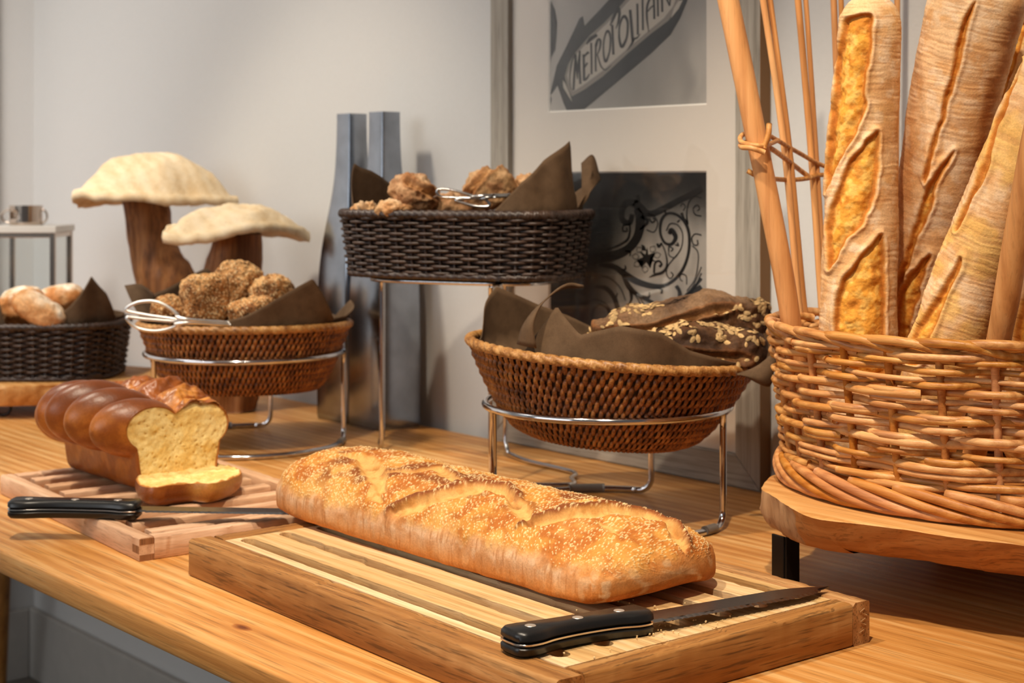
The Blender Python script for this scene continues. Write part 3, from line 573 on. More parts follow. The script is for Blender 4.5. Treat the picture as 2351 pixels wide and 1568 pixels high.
def bowl_basket(label, r0, D0, prof, roll=0., pitch=0., rows=14, n=104, seed=0):
    """round coiled rattan bowl: slanted wraps in offset rows over a dark core, wrapped rim"""
    prof = np.array(prof, float); rs = np.random.RandomState(seed); zc = prof[:, 1].mean(); c = W(r0, D0, zc)
    T = lambda v: tilt(tilt(v, c, EF, roll), c, ER, pitch)
    th = thing('rattan_basket', label, 'basket', W(r0, D0, prof[0, 1]), 'round brown rattan baskets')
    s = np.concatenate([[0], np.cumsum(np.hypot(*np.diff(prof, axis=0).T))]); at = lambda q: (np.interp(q, s, prof[:, 0]), np.interp(q, s, prof[:, 1])); S = s[-1]
    cyl = lambda R, t, z: W(r0, D0, 0)+np.stack([R*np.cos(t), R*np.sin(t), z], -1)@np.array([ER, EF, EZ])
    q = np.linspace(0, S, 18); R, Z = at(q); t = np.arange(90)*2*PI/90; v = []
    for a_, b_, off in list(zip(R, Z, [-.0022]*18))+list(zip(R[::-1], Z[::-1], [-.0055]*18)): v.append(cyl(np.full(90, a_+off), t, np.full(90, b_)))
    v = np.vstack(v); f = gridf(36, 90, False, True); f.append(tuple(range(90))[::-1]); f.append(tuple(range(35*90, 36*90)))
    mk('basket_core', T(v), f, M['rattancore'], th)
    mb = MB(); rh = S/rows
    for k in range(rows):
        R0 = at((k+.5)*rh)[0]
        for j in range(n):
            t0 = (j+.5*(k % 2)+rs.normal(0, .05))*2*PI/n; wd = 2*PI/n*.31; q = np.linspace((k-.28)*rh, (k+1.28)*rh, 5).clip(0, S); R, Z = at(q); bl = np.array([-.0030, .0006, .0020, .0008, -.0028])+rs.normal(0, .0002)
            vv = []
            for i in range(5):
                tt_ = t0+(i-2)*2*PI/n*.06
                for sgn, o in ((-1, -.0012), (-.4, .0006), (.4, .0006), (1, -.0012)): vv.append((R[i]+bl[i]+o, tt_+sgn*wd, Z[i]))
            vv = np.array(vv); mb.add(cyl(vv[:, 0], vv[:, 1], vv[:, 2]), gridf(5, 4))
    o = mb.build('woven_wall', M['rattan'], th, kind='stuff'); v = T(np.array([q.co[:] for q in o.data.vertices])+base(th)); o.data.vertices.foreach_set('co', (v-base(th)).ravel())
    nu, nv = 1300, 14; U, V_ = np.meshgrid(np.arange(nu)*2*PI/nu, np.arange(nv)*2*PI/nv, indexing='ij'); Rr, Zr = prof[-1]; rt = .0061*(1-.42*(1-np.abs(np.sin(36*U+V_*1.5)))**2.2)
    v = cyl((Rr+rt*np.cos(V_)).ravel(), U.ravel(), (Zr+.002+rt*.95*np.sin(V_)).ravel()); mk('wrapped_rim', T(v), gridf(nu, nv, True, True), M['rattanrim'], th)
    return th
def sup(a, b, n, t): c, s = np.cos(t), np.sin(t); return a*np.sign(c)*np.abs(c)**(2/n), b*np.sign(s)*np.abs(s)**(2/n)
def resin_basket(label, r0, D0, z0, z1, a, b, seed=0, nst=42, rot=0.):
    """rounded oblong basket: weavers in and out of uprights, roped rim and foot"""
    rs = np.random.RandomState(seed); th = thing('wicker_basket', label, 'basket', W(r0, D0, z0), 'dark resin wicker baskets')
    H = z1-z0; nn = 3.6; E1 = ER*math.cos(rot)+EF*math.sin(rot); E2 = -ER*math.sin(rot)+EF*math.cos(rot); tt_ = np.linspace(0, 2*PI, 1441); X, Y = sup(a, b, nn, tt_); L = np.concatenate([[0], np.cumsum(np.hypot(np.diff(X), np.diff(Y)))]); L /= L[-1]
    arcp = lambda u: (np.interp(u % 1, L, X), np.interp(u % 1, L, Y))
    def pt(u, h, off=0):
        x, y = arcp(u); x2, y2 = arcp(u+.002); d = np.stack([x2-x, y2-y], -1); d /= np.linalg.norm(d, axis=-1)[..., None]+1e-9; k = .93+.07*h
        x = x*k+d[..., 1]*off; y = y*k-d[..., 0]*off; return W(r0, D0, 0)+x[..., None]*E1+y[..., None]*E2+(z0+h*H)[..., None]*EZ
    # floor and lining
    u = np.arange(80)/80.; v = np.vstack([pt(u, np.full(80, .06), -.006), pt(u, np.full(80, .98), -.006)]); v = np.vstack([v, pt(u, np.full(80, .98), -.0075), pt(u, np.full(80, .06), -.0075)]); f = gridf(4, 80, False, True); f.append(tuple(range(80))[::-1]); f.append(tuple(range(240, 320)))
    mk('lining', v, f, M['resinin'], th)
    mb = MB()
    for k in range(nst):
        h = np.linspace(.02, .97, 5); mb.add(*tube(pt(np.full(5, k/nst), h), .0021, 6))
    mb.build('uprights', M['resin'], th, kind='stuff')
    rows = 16; m = nst*10
    for k in range(rows):
        h0 = .09+.83*k/(rows-1); u = np.arange(m)/m; off = .0034*np.cos(PI*nst*u+PI*(k % 2)); h = h0+.008*np.sin(2*PI*3*u+rs.rand()*6)+rs.normal(0, .004)
        mk('weaver', *tube(pt(u, np.asarray(h), off), (.0022*H/.083)*(1+.1*rs.randn()*.5), 6, True), M['resin'], th)
    for nm, h, rr, f_ in (('roped_rim', 1.0, .0062, 84), ('roped_foot', .03, .0046, 70)):
        nu, nv = 1000, 10; U, V_ = np.meshgrid(np.arange(nu)/nu, np.arange(nv)*2*PI/nv, indexing='ij'); U = U.ravel(); V_ = V_.ravel(); rt = rr*(1.04-.42*(1-np.abs(np.sin(f_*PI*U+V_*1.5)))**2.0)
        p = pt(U, np.full(U.shape, h), rt*np.cos(V_)); p[:, 2] += rt*np.sin(V_); mk(nm, p, gridf(nu, nv, True, True), M['resin'], th)
    return th
def napkin(label, r0, D0, zr, a, b, pts, nexp=2., deep=.045, seed=0, slope=.25, roll=0., rot=0., group='brown paper napkins'):
    """a paper lining: follows the basket inside, its edge standing in points above the rim; pts = (angle, height, lean)"""
    th = thing('napkin', label, 'napkin', W(r0, D0, zr-deep), group); E1 = ER*math.cos(rot)+EF*math.sin(rot); E2 = -ER*math.sin(rot)+EF*math.cos(rot)
    qa = np.radians(np.linspace(-180, 180, 1440, endpoint=False)); qx, qy = sup(a, b, nexp, qa); qr = (W(r0, D0, 0)+qx[:, None]*E1+qy[:, None]*E2)@ER; qD = (W(r0, D0, 0)+qx[:, None]*E1+qy[:, None]*E2)@EF; qp = CX+FPX*qr/qD; md_ = np.interp(qp, [qp.min(), qp.max()], [qD[qp.argmin()], qD[qp.argmax()]])
    def ang_(side, px): m = (qD < md_) if side == 'f' else (qD >= md_); i = np.where(m)[0]; return math.degrees(qa[i[np.abs(qp[i]-px).argmin()]])
    pts = [(ang_(p[0], p[1]), p[2], p[3]) if isinstance(p[0], str) else p for p in pts]; q = np.array(pts, float); na, nz = 240, 14
    an = np.linspace(-180, 180, na, endpoint=False); o = np.argsort(q[:, 0]); q = q[o]; e = np.vstack([q[-1:]-np.array((360, 0, 0)), q, q[:1]+np.array((360, 0, 0))])
    h = np.interp(an, e[:, 0], e[:, 1]); ln = np.interp(an, e[:, 0], e[:, 2]); t = np.radians(an); X, Y = sup(1, 1, nexp, t); V = []
    for k in np.linspace(0, 1, nz):
        z = -deep+(deep+h)*k; rel = np.clip(z/.06, -1, 1.5); inn = np.where(z < 0, -.010+slope*z, -.008); out = ln*np.clip(z/np.maximum(h, .004), 0, 1)**1.4*(z > 0); wob = .0025*np.sin(9*t+seed)*(.4+k)
        V.append(W(r0, D0, zr)+((a+inn+out+wob)*X)[:, None]*E1+((b+inn+out+wob)*Y)[:, None]*E2+z[:, None]*EZ)
    v = np.vstack(V); v = tilt(v, W(r0, D0, zr-.04), EF, roll); f = gridf(nz, na, False, True); f.append(tuple(range(na))[::-1])
    ob = mk('sheet', v, f, M['napkin'], th); md = ob.modifiers.new('s', 'SOLIDIFY'); md.thickness = .0009; return th
def flap(th, pts, nu=18, nm='corner', sm_=True):
    """loose corner of a napkin: ruled sheet between two px polylines given with depth"""
    A = spline([PD(*p) for p in pts[0]], nu); B_ = spline([PD(*p) for p in pts[1]], nu); k = np.linspace(0, 1, 8)[:, None, None]
    v = (A[None]*(1-k)+B_[None]*k); bow = np.sin(k*PI)*.006; v = v-EF*bow; v = v.reshape(-1, 3)
    o = mk(nm, v, gridf(8, nu), M['napkin'], th); md = o.modifiers.new('s', 'SOLIDIFY'); md.thickness = .0009; return o
R2r, R2D = .108, 1.775
round_stand('chrome ring stand holding the rattan basket of dark loaves', R2r, R2D, .8785, .1385, -28, -158, 64)
prof2 = [(.060, .838), (.088, .8385), (.104, .845), (.119, .860), (.1325, .880), (.1455, .902), (.156, .922), (.1615, .936)]
bk2 = bowl_basket('round rattan basket on a chrome stand holding the dark oat loaves', R2r, R2D, prof2, roll=math.radians(4.8), rows=14, n=108, seed=2)
R1r, R1D = (563-CX)*2.27/FPX, 2.27
round_stand('chrome ring stand holding the rattan basket of seeded rolls', R1r, R1D, .8830, .1415, 8, -143, 84, .0038)
prof1 = [(.080, .8285), (.104, .829), (.116, .840), (.127, .861), (.1365, .884), (.145, .905), (.1500, .921)]
bk1 = bowl_basket('round rattan basket on a chrome stand holding the seeded rolls', R1r, R1D, prof1, roll=0, pitch=math.radians(-1.5), rows=13, n=108, seed=3)
n1 = napkin('brown paper napkin lining the basket of seeded rolls', R1r, R1D, .925, .150, .150, [(-180, .02, .01), (-150, .0, 0), (-111, .0, 0), (-80, .022, 0), (-43, .070, .008), (-27, .012, .01), (-10, .012, .01), (15, .03, .012), (28, .004, 0), (60, .010, 0), (90, .012, 0), (104, .02, 0), (122, .072, .006), (150, .044, .01), (165, .03, .02)], seed=1, slope=1.0, deep=.030)
flap(n1, [[(286, 655, 2.30), (322, 652, 2.31), (352, 672, 2.33)], [(330, 742, 2.24), (352, 740, 2.26), (372, 735, 2.29)]], nm='curled_corner')
n2 = napkin('brown paper napkin lining the basket of dark loaves', R2r, R2D, .932, .158, .158, [(-180, .010, 0), (-150, -.004, 0), (-134, .0, 0), (-121, .060, -.02), (-107, .034, 0), (-91, .048, 0), (-75, .044, 0), (-60, .026, 0), (-42, .016, .006), (-25, .010, .018), (-8, .018, .030), (10, .01, .02), (40, .0, 0), (90, .012, 0), (108, .030, 0), (150, .062, .004), (168, .03, 0)], seed=2, slope=1.0, deep=.035, roll=math.radians(4.8))
flap(n2, [[(1186, 790, 1.66), (1200, 745, 1.655), (1236, 700, 1.66), (1288, 664, 1.68), (1338, 660, 1.70)], [(1232, 800, 1.64), (1226, 742, 1.64), (1252, 690, 1.655), (1300, 652, 1.675), (1340, 656, 1.70)]], nm='curled_corner')
flap(n2, [[(1690, 858, 1.66), (1740, 838, 1.66), (1798, 788, 1.68)], [(1700, 860, 1.655), (1764, 888, 1.66), (1778, 850, 1.67)]], nm='hanging_corner')
# tall stand with the dark basket
UROT = math.radians(-25); UD, Ur = 2.10, -.062
ts = thing('basket_stand', 'tall chrome stand carrying the dark upper basket', 'stand', W(Ur, UD, TABLE), 'chrome basket stands')
tr = .0032; zb = TABLE+tr+.0003
def tallside(front, back, tip, nm):
    f_, b_, t_ = np.array(front), np.array(back), np.array(tip); zt_ = .9985
    p = [f_+EZ*z for z in np.linspace(zt_, TABLE+.02, 10)]; q = [b_+EZ*z for z in np.linspace(TABLE+.02, zt_, 10)]
    mid = spline([f_+EZ*(TABLE+.006)+(t_-f_)*.05, f_+(t_-f_)*.35+EZ*zb+(f_-b_)*.03, t_+(f_-b_)*.18+EZ*zb, t_+EZ*zb, t_-(f_-b_)*.18+EZ*zb, b_+(t_-b_)*.35+EZ*zb-(f_-b_)*.03, b_+EZ*(TABLE+.006)+(t_-b_)*.05], 40)
    mk(nm, *tube(np.vstack([p, mid, q]), tr, 12), M['chrome'], ts)
z0 = lambda p: np.array((p[0], p[1], 0.))
tallside(z0(P(1127, 1118, zb)), z0(P(1160, 1042, zb)), z0(P(1312, 1098, zb)), 'leg_loop')
tallside(z0(P(876, 1030, zb)), z0(W((879-CX)*2.30/FPX, 2.30, 0)), z0(W((872-CX)*2.26/FPX, 2.265, 0)), 'leg_loop')
rg = [W(Ur+x*math.cos(UROT)-y*math.sin(UROT), UD+x*math.sin(UROT)+y*math.cos(UROT), .9985) for x, y in zip(*sup(.125, .075, 3.4, np.linspace(0, 2*PI, 80, endpoint=False)))]; mk('ring', *tube(rg, tr, 10, True), M['chrome'], ts)
for p in ((1127, 1.95), (1160, 2.16), (876, 2.225), (880, 2.30)):
    q = W((p[0]-CX)*p[1]/FPX, p[1], .9985); d = min(rg, key=lambda k: np.linalg.norm(k-q)); mk('strut', *tube([q, (q+d)/2, d], tr*.95, 10), M['chrome'], ts)
resin_basket('dark brown wicker basket raised on the tall stand, filled with crusty rolls', Ur, UD, 1.0045, 1.0865, .164, .098, 1, rot=UROT)
n3 = napkin('brown paper napkin lining the dark upper basket of crusty rolls', Ur, UD, 1.088,   .162, .096, [('f', 790, -.002, 0), ('f', 900, -.004, 0), ('f', 1125, -.002, 0), ('f', 1200, .040, 0), ('f', 1260, .068, 0), ('f', 1314, .094, .002), ('f', 1326, .03, .002), ('f', 1338, .006, .002), ('b', 1362, .03, .01), ('b', 1350, .058, .014), ('b', 1328, .03, .01), ('b', 1290, .004, 0), ('b', 1100, .0, 0), ('b', 950, .0, 0), ('b', 935, .010, 0), ('b', 900, .036, 0), ('b', 850, .052, 0), ('b', 806, .066, .0), ('b', 800, .05, 0), ('b', 792, .004, 0)], 3.2, .030, 3, rot=UROT)
flap(n3, [[(1334, 374, 2.10), (1362, 356, 2.105), (1380, 412, 2.105)], [(1336, 474, 2.07), (1348, 458, 2.07), (1354, 440, 2.07)]], nm='folded_corner')
# far-left basket on a round slice of trunk
SLD_, SLr = 2.63, -.800
def slab_plank(th, name, out, z0, z1, m, seed, under=.010, bark=.004, n=160):
    """live-edge slice of wood: out = closed outline (world xy); the lower edge falls back, the rim is rough"""
    p = spline(out, n, True); c = p.mean(0); rs = np.random.RandomState(seed); d = np.roll(p, -1, 0)-np.roll(p, 1, 0); d /= np.linalg.norm(d, axis=1)[:, None]; nn = np.stack([d[:, 1], -d[:, 0]], 1)
    if ((p-c)*nn).sum() < 0: nn = -nn
    V = []; H = z1-z0
    for k, (h, ins) in enumerate(((1, .010), (1, .0015), (.985, 0), (.86, -.0005), (.6, .001), (.35, .004), (.12, .008), (0, .012), (0, .03))):
        q = np.column_stack([p, np.full(n, h*40.)]); w_ = fbm(np.column_stack([p*38, np.full(n, h*2.2)]), 4, seed)*bark*(0.35 if h > .97 else 1)
        q = p-nn*(ins*under/.010-w_)[:, None]; V.append(np.column_stack([q, np.full(n, z0+h*H)+(0 if h in (0, 1) else 0)]))
    v = np.vstack(V); f = gridf(9, n, False, True); f = [g[::-1] for g in f]; f.append(tuple(range(n))); f.append(tuple(range(8*n, 9*n))[::-1])
    return mk(name, v, f, m, th, True, flat_ang=35)
M['slabwood'] = wood('trunk_slice_wood', L4(168, 106, 46), L4(206, 150, 86), L4(224, 178, 118), 'X', .9, .55, .2); 
sl = thing('wooden_stand', 'round slice of pale wood on black wire feet under the far left basket', 'stand', W(SLr, SLD_, TABLE))
out = [W(SLr+(.235+.012*math.sin(3*t+1)+.006*math.sin(7*t))*math.cos(t), SLD_+(.142+.008*math.sin(2*t))*math.sin(t), 0)[:2] for t in np.linspace(0, 2*PI, 24, endpoint=False)]
slab_plank(sl, 'top_slab', out, .7705, .805, M['slabwood'], 3)
for (x, d) in ((-.02, -.105), (.15, .02), (-.02, .11), (-.17, 0)):
    t = np.linspace(PI, 2*PI, 24); rr = .0130
    path = [W(SLr+x-rr, SLD_+d, .7725)]+[W(SLr+x+rr*math.cos(k), SLD_+d, TABLE+.0028+rr+rr*math.sin(k)) for k in t]+[W(SLr+x+rr, SLD_+d, .7725)]
    mk('wire_foot', *tube(path, .0024, 10), M['blackmetal'], sl)
resin_basket('dark brown wicker basket at the far left holding floured white rolls', SLr-.003, SLD_, .8065, .8935, .152, .106, 5)
n4 = napkin('brown paper napkin lining the far left basket of white rolls', SLr-.003, SLD_, .896, .150, .104, [(-180, .03, 0), (-140, .04, 0), (-93.5, .058, 0), (-92.3, .0, 0), (-77, .0, 0), (-62, .034, 0), (-43, .079, .002), (-25, .05, .004), (-13, .012, .004), (4, .006, .004), (30, .01, 0), (90, .02, 0), (150, .03, 0)], 3.2, .035, 4)
# tongs
M['tongs'] = plain('bright_tong_steel', (.90, .89, .86, 1), .38, 1.); M['tongs2'] = plain('grey_tong_steel', (.5, .5, .5, 1), .2, 1.)
def tongs(label, loops, shanks, D, m, rad, piv=None):
    th = thing('bread_tongs', label, 'tongs', PD(loops[0][0][0], loops[0][0][1], D)); 
    for k in loops:
        v, f = tube(spline([PD(*q, D) if len(q) == 2 else PD(*q) for q in k], 60, True), rad, 8, True, up=EF); mk('handle_loop', v, f, m, th)
    for k in shanks: mk('arm', *tube(spline([PD(*q, D) if len(q) == 2 else PD(*q) for q in k], 20), rad*1.15, 8), m, th)
    if piv: mk('pivot_screw', *tube([PD(*piv, D-.004), PD(*piv, D-.0055)], rad*1.2, 12), m, th)
    return th
tongs('pale steel scissor tongs lying over the rim of the seeded roll basket', [[(289, 711), (318, 694), (360, 693), (396, 712), (414, 734), (392, 731), (330, 722)], [(291, 729), (330, 732), (392, 737), (412, 737), (396, 752), (356, 760), (314, 752)]],
      [[(402, 727), (440, 735), (524, 741, 2.13)], [(400, 744), (440, 741), (528, 746, 2.13)]], 2.085, M['tongs'], .0022)
tongs('grey steel scissor tongs lying on the crusty rolls of the upper basket', [[(1003, 440), (1014, 434), (1040, 437), (1072, 446), (1092, 454), (1060, 454), (1014, 452)], [(1046, 459), (1080, 455), (1110, 456), (1124, 468), (1118, 474), (1090, 473), (1066, 467)]],
      [[(1080, 452), (1120, 449), (1170, 447, 2.03)], [(1100, 457), (1130, 452), (1168, 450, 2.03)]], 2.0, M['tongs2'], .0019, (1134, 450))
# ------------------------------------------------------------------ breads
def pixv(v):
    v = np.asarray(v, float); r = cC*v[:, 0]+sC*v[:, 1]; D = -sC*v[:, 0]+cC*v[:, 1]
    return np.stack([CX+FPX*r/D, HY+FPX*(CAMZ-v[:, 2])/D], 1), D
def segd(p, poly, closed):
    q = np.asarray(poly, float); a = q if closed else q[:-1]; b = np.roll(q, -1, 0) if closed else q[1:]; d = np.full(len(p), 1e9); side = np.zeros(len(p)); tt_ = np.zeros(len(p))
    for i, (s, e) in enumerate(zip(a, b)):
        k = e-s; t = np.clip(((p-s)@k)/(k@k+1e-9), 0, 1); w_ = p-s-t[:, None]*k; l = np.linalg.norm(w_, axis=1); m = l < d; d = np.where(m, l, d); side = np.where(m, np.sign(k[0]*w_[:, 1]-k[1]*w_[:, 0]), side); tt_ = np.where(m, (i+t)/len(a), tt_)
    return d, side, tt_
def insid(p, poly):
    q = np.asarray(poly, float); x, y = p[:, 0], p[:, 1]; c = np.zeros(len(p), bool); n = len(q)
    for i in range(n):
        (x1, y1), (x2, y2) = q[i], q[(i+1) % n]; m = ((y1 > y) != (y2 > y)); c ^= m & (x < (x2-x1)*(y-y1)/(y2-y1+1e-12)+x1)
    return c
def normals(v, nu, nv):
    g = v.reshape(nu, nv, 3); du = np.gradient(g, axis=0); dv = np.roll(g, -1, 1)-np.roll(g, 1, 1); n = np.cross(du, dv); n /= np.linalg.norm(n, axis=2)[..., None]+1e-12; return n.reshape(-1, 3)
M['crust'] = breadm('golden_crust', .72, 520, .0006, .25, .15); M['crumb'] = breadm('soft_crumb', .85, 520, .0006, .15, .12); M['glaze'] = breadm('egg_washed_crust', .34, 420, .0003, .45, .16); M['dark'] = breadm('dark_rye_crust', .7, 380, .0010, .25, .35)
# --- the big loaf on the front board
def big_loaf():
    th = thing('bread_loaf', 'big golden rustic loaf with semolina crust and torn top on the front board', 'bread', (-1.17, .947, ZB))
    nu, nv = 680, 270; s = np.linspace(0, 1, nu); X0, X1, Yc = -1.418, -.888, .9365; k = np.abs(2*s-1)
    wn = .0815*np.maximum(1-k**np.where(s > .5, 24., 7.), 0)**(1/2.6)*(1+.02*np.sin(9*s)); wf = .0815*np.maximum(1-k**np.where(s > .5, 7., 6.), 0)**(1/2.4)*(1+.02*np.sin(7*s)); h_ = (.0450-.0075*s)*np.maximum(1-k**np.where(s > .5, 5.2, 6.), 0)**(1/2.2)*(1+.03*np.sin(11*s+1)); low = .021*np.maximum(1-k**9, 0)**(1/2.2)
    x = X0+(X1-X0)*(.5-.5*np.cos(PI*s)*1.0)*.35+(X1-X0)*s*.65; t = np.arange(nv)*2*PI/nv-PI; c, sn = np.cos(t), np.sin(t)
    V = np.zeros((nu, nv, 3)); up = sn > 0
    n_ = np.where(up, 2.1, 7.); cy = np.sign(c)*np.abs(c)**(2/n_); sz = np.sign(sn)*np.abs(sn)**(2/n_)
    V[:, :, 0] = x[:, None]; V[:, :, 1] = Yc+np.where(cy[None] < 0, wn[:, None], wf[:, None])*cy*1; V[:, :, 2] = ZB+.0225+np.where(up, h_[:, None]*sz, low[:, None]*sz)
    sk = (V[:, :, 2]-ZB)*0; V[:, :, 1] += -.004*np.sin(PI*s)[:, None]+.012*(1-s)[:, None]*0
    v = V.reshape(-1, 3); nrm = normals(v, nu, nv)
    if (nrm[:, 2]*(v[:, 2]-ZB-.02)).sum() < 0: nrm = -nrm
    top = sm(ZB+.026, ZB+.040, v[:, 2]+.006*fbm(v*60, 3, 2)); pq = np.stack([v[:, 0], v[:, 1]], 1)
    zt = .842
    pxv, _ = pixv(v); fidx = np.where((v[:, 2] > ZB+.02))[0]; fp = pxv[fidx]; nf = nrm[fidx]; keep = (nf*(v[fidx]-np.array((0, 0, CAMZ)))).sum(1) < 0; fidx, fp = fidx[keep], fp[keep]
    on = lambda a_, b_: pq[fidx[((fp-np.array((a_, b_)))**2).sum(1).argmin()]]
    mp = lambda L: [on(a_, b_) for a_, b_ in L]
    tears = [(mp([(792, 1040), (838, 1050), (862, 1085), (880, 1125)]), .013, .010, 0), (mp([(880, 1083), (950, 1086), (1005, 1076), (1036, 1100), (1060, 1110)]), .0075, .004, .6),
             (mp([(900, 1188), (985, 1152), (1040, 1132), (1092, 1116), (1140, 1120), (1172, 1142)]), .0135, .010, .9), (mp([(1172, 1142), (1192, 1165), (1215, 1203)]), .010, .006, .4),
             (mp([(1215, 1205), (1250, 1198), (1330, 1184), (1420, 1176), (1480, 1182), (1528, 1202), (1560, 1228)]), .0115, .008, 1.), (mp([(1528, 1202), (1556, 1236), (1570, 1262)]), .007, .006, .3),
             (mp([(1370, 1195), (1396, 1215), (1420, 1228)]), .0045, .0035, 0), (mp([(868, 1100), (856, 1125), (866, 1140), (874, 1150)]), .006, .003, 0)]
    disp = .0022*fbm(v*22, 3, 4)+.0013*fbm(v*70, 3, 6)*top; crumb = np.zeros(len(v)); lip = np.zeros(len(v))
    wq = pq+.0022*np.stack([fbm(v*90, 2, 31), fbm(v*90, 2, 32)], 1)
    for L, wd, dp, lp in tears:
        d, side, tt_ = segd(wq, L, False); wt = wd*(.35+.65*np.sin(PI*np.clip(tt_, .04, .96))); m = sm(wt, wt*.35, d)*top; disp -= dp*m*.55; crumb = np.maximum(crumb, sm(wt*1.05, wt*.7, d)*top)
        e = np.exp(-((d-wt*1.25)/.0045)**2)*(side > 0)*lp*top; disp += .0042*e; lip = np.maximum(lip, e)
        e2 = np.exp(-((d-wt*1.2)/.004)**2)*(side <= 0)*.5*top; disp += .002*e2
    hole = np.zeros(len(v))
    for (a_, b_, r1) in ((1088, 1130, .012), (1062, 1140, .007), (853, 1064, .006), (1016, 1094, .005), (1180, 1154, .005), (1388, 1212, .004)):
        q = on(a_, b_); d = np.linalg.norm((wq-q)*np.array((.6, 1.3)), axis=1); hh = sm(r1, r1*.3, d)*top; hole = np.maximum(hole, hh); disp -= .007*hh
    d1, id1 = worley(v*560, 3); seed = sm(.48, .26, d1)*(id1 < .60+.3*fbm(v*45, 2, 8))*top*(1-crumb); disp += .0011*seed
    n = fbm(v*55, 4, 11); ln = fbm(np.stack([v[:, 0]*420, v[:, 1]*30, v[:, 2]*55], 1), 3, 12)*(1-top); disp -= .0003*sm(.15, .5, ln)*(1-top)
    disp *= sm(ZB+.0005, ZB+.008, v[:, 2])
    col = mixc((206, 142, 64), (182, 106, 42), sm(-.3, .5, n)); col = mixc(col, (222, 170, 98), sm(.05, .7, fbm(v*34, 3, 14))*.6)
    brown = np.clip(lip*1.25+.85*sm(.30, .75, fbm(v*26+4, 3, 15))*sm(ZB+.04, ZB+.056, v[:, 2])+sm(.022, .0, np.linalg.norm(pq-on(790, 1056), axis=1)), 0, 1); col = mixc(col, (128, 66, 28), np.clip(brown*1.0, 0, .92))
    col = mixc(col, (226, 176, 106), crumb*(1-.6*lip)); col = mixc(col, (198, 136, 66), crumb*sm(.1, .6, fbm(v*150, 2, 19))*.5); col = mixc(col, (250, 226, 172), seed*.95); col = mixc(col, (150, 100, 50), hole*.7)
    low_ = sm(ZB+.026, ZB+.004, v[:, 2]); side = mixc((220, 170, 126), (204, 146, 96), sm(-.2, .45, n)); side = mixc(side, (226, 190, 154), sm(.0, .6, fbm(v*130, 3, 21))*.6); side = mixc(side, (158, 96, 48), sm(.2, .6, ln)*.4)
    nose = sm(-.945, -.895, v[:, 0]+.015*fbm(v*30, 2, 22)); side = mixc(side, (200, 116, 40), np.clip(low_*.75+nose*.55, 0, .9)); side = mixc(side, (152, 78, 26), nose*low_*.5); side = mixc(side, (228, 196, 160), nose*sm(.1, .55, fbm(v*110, 4, 23))*.55)
    col = mixc(side, col, top)
    v2 = v+nrm*disp[:, None]; v2[:, 2] = np.maximum(v2[:, 2], ZB+.0002)
    f = gridf(nu, nv, False, True); f.append(tuple(range(nv))[::-1]); f.append(tuple(range((nu-1)*nv, nu*nv)))
    mk('crust', v2, f, M['crust'], th, col=lin(col))
big_loaf()
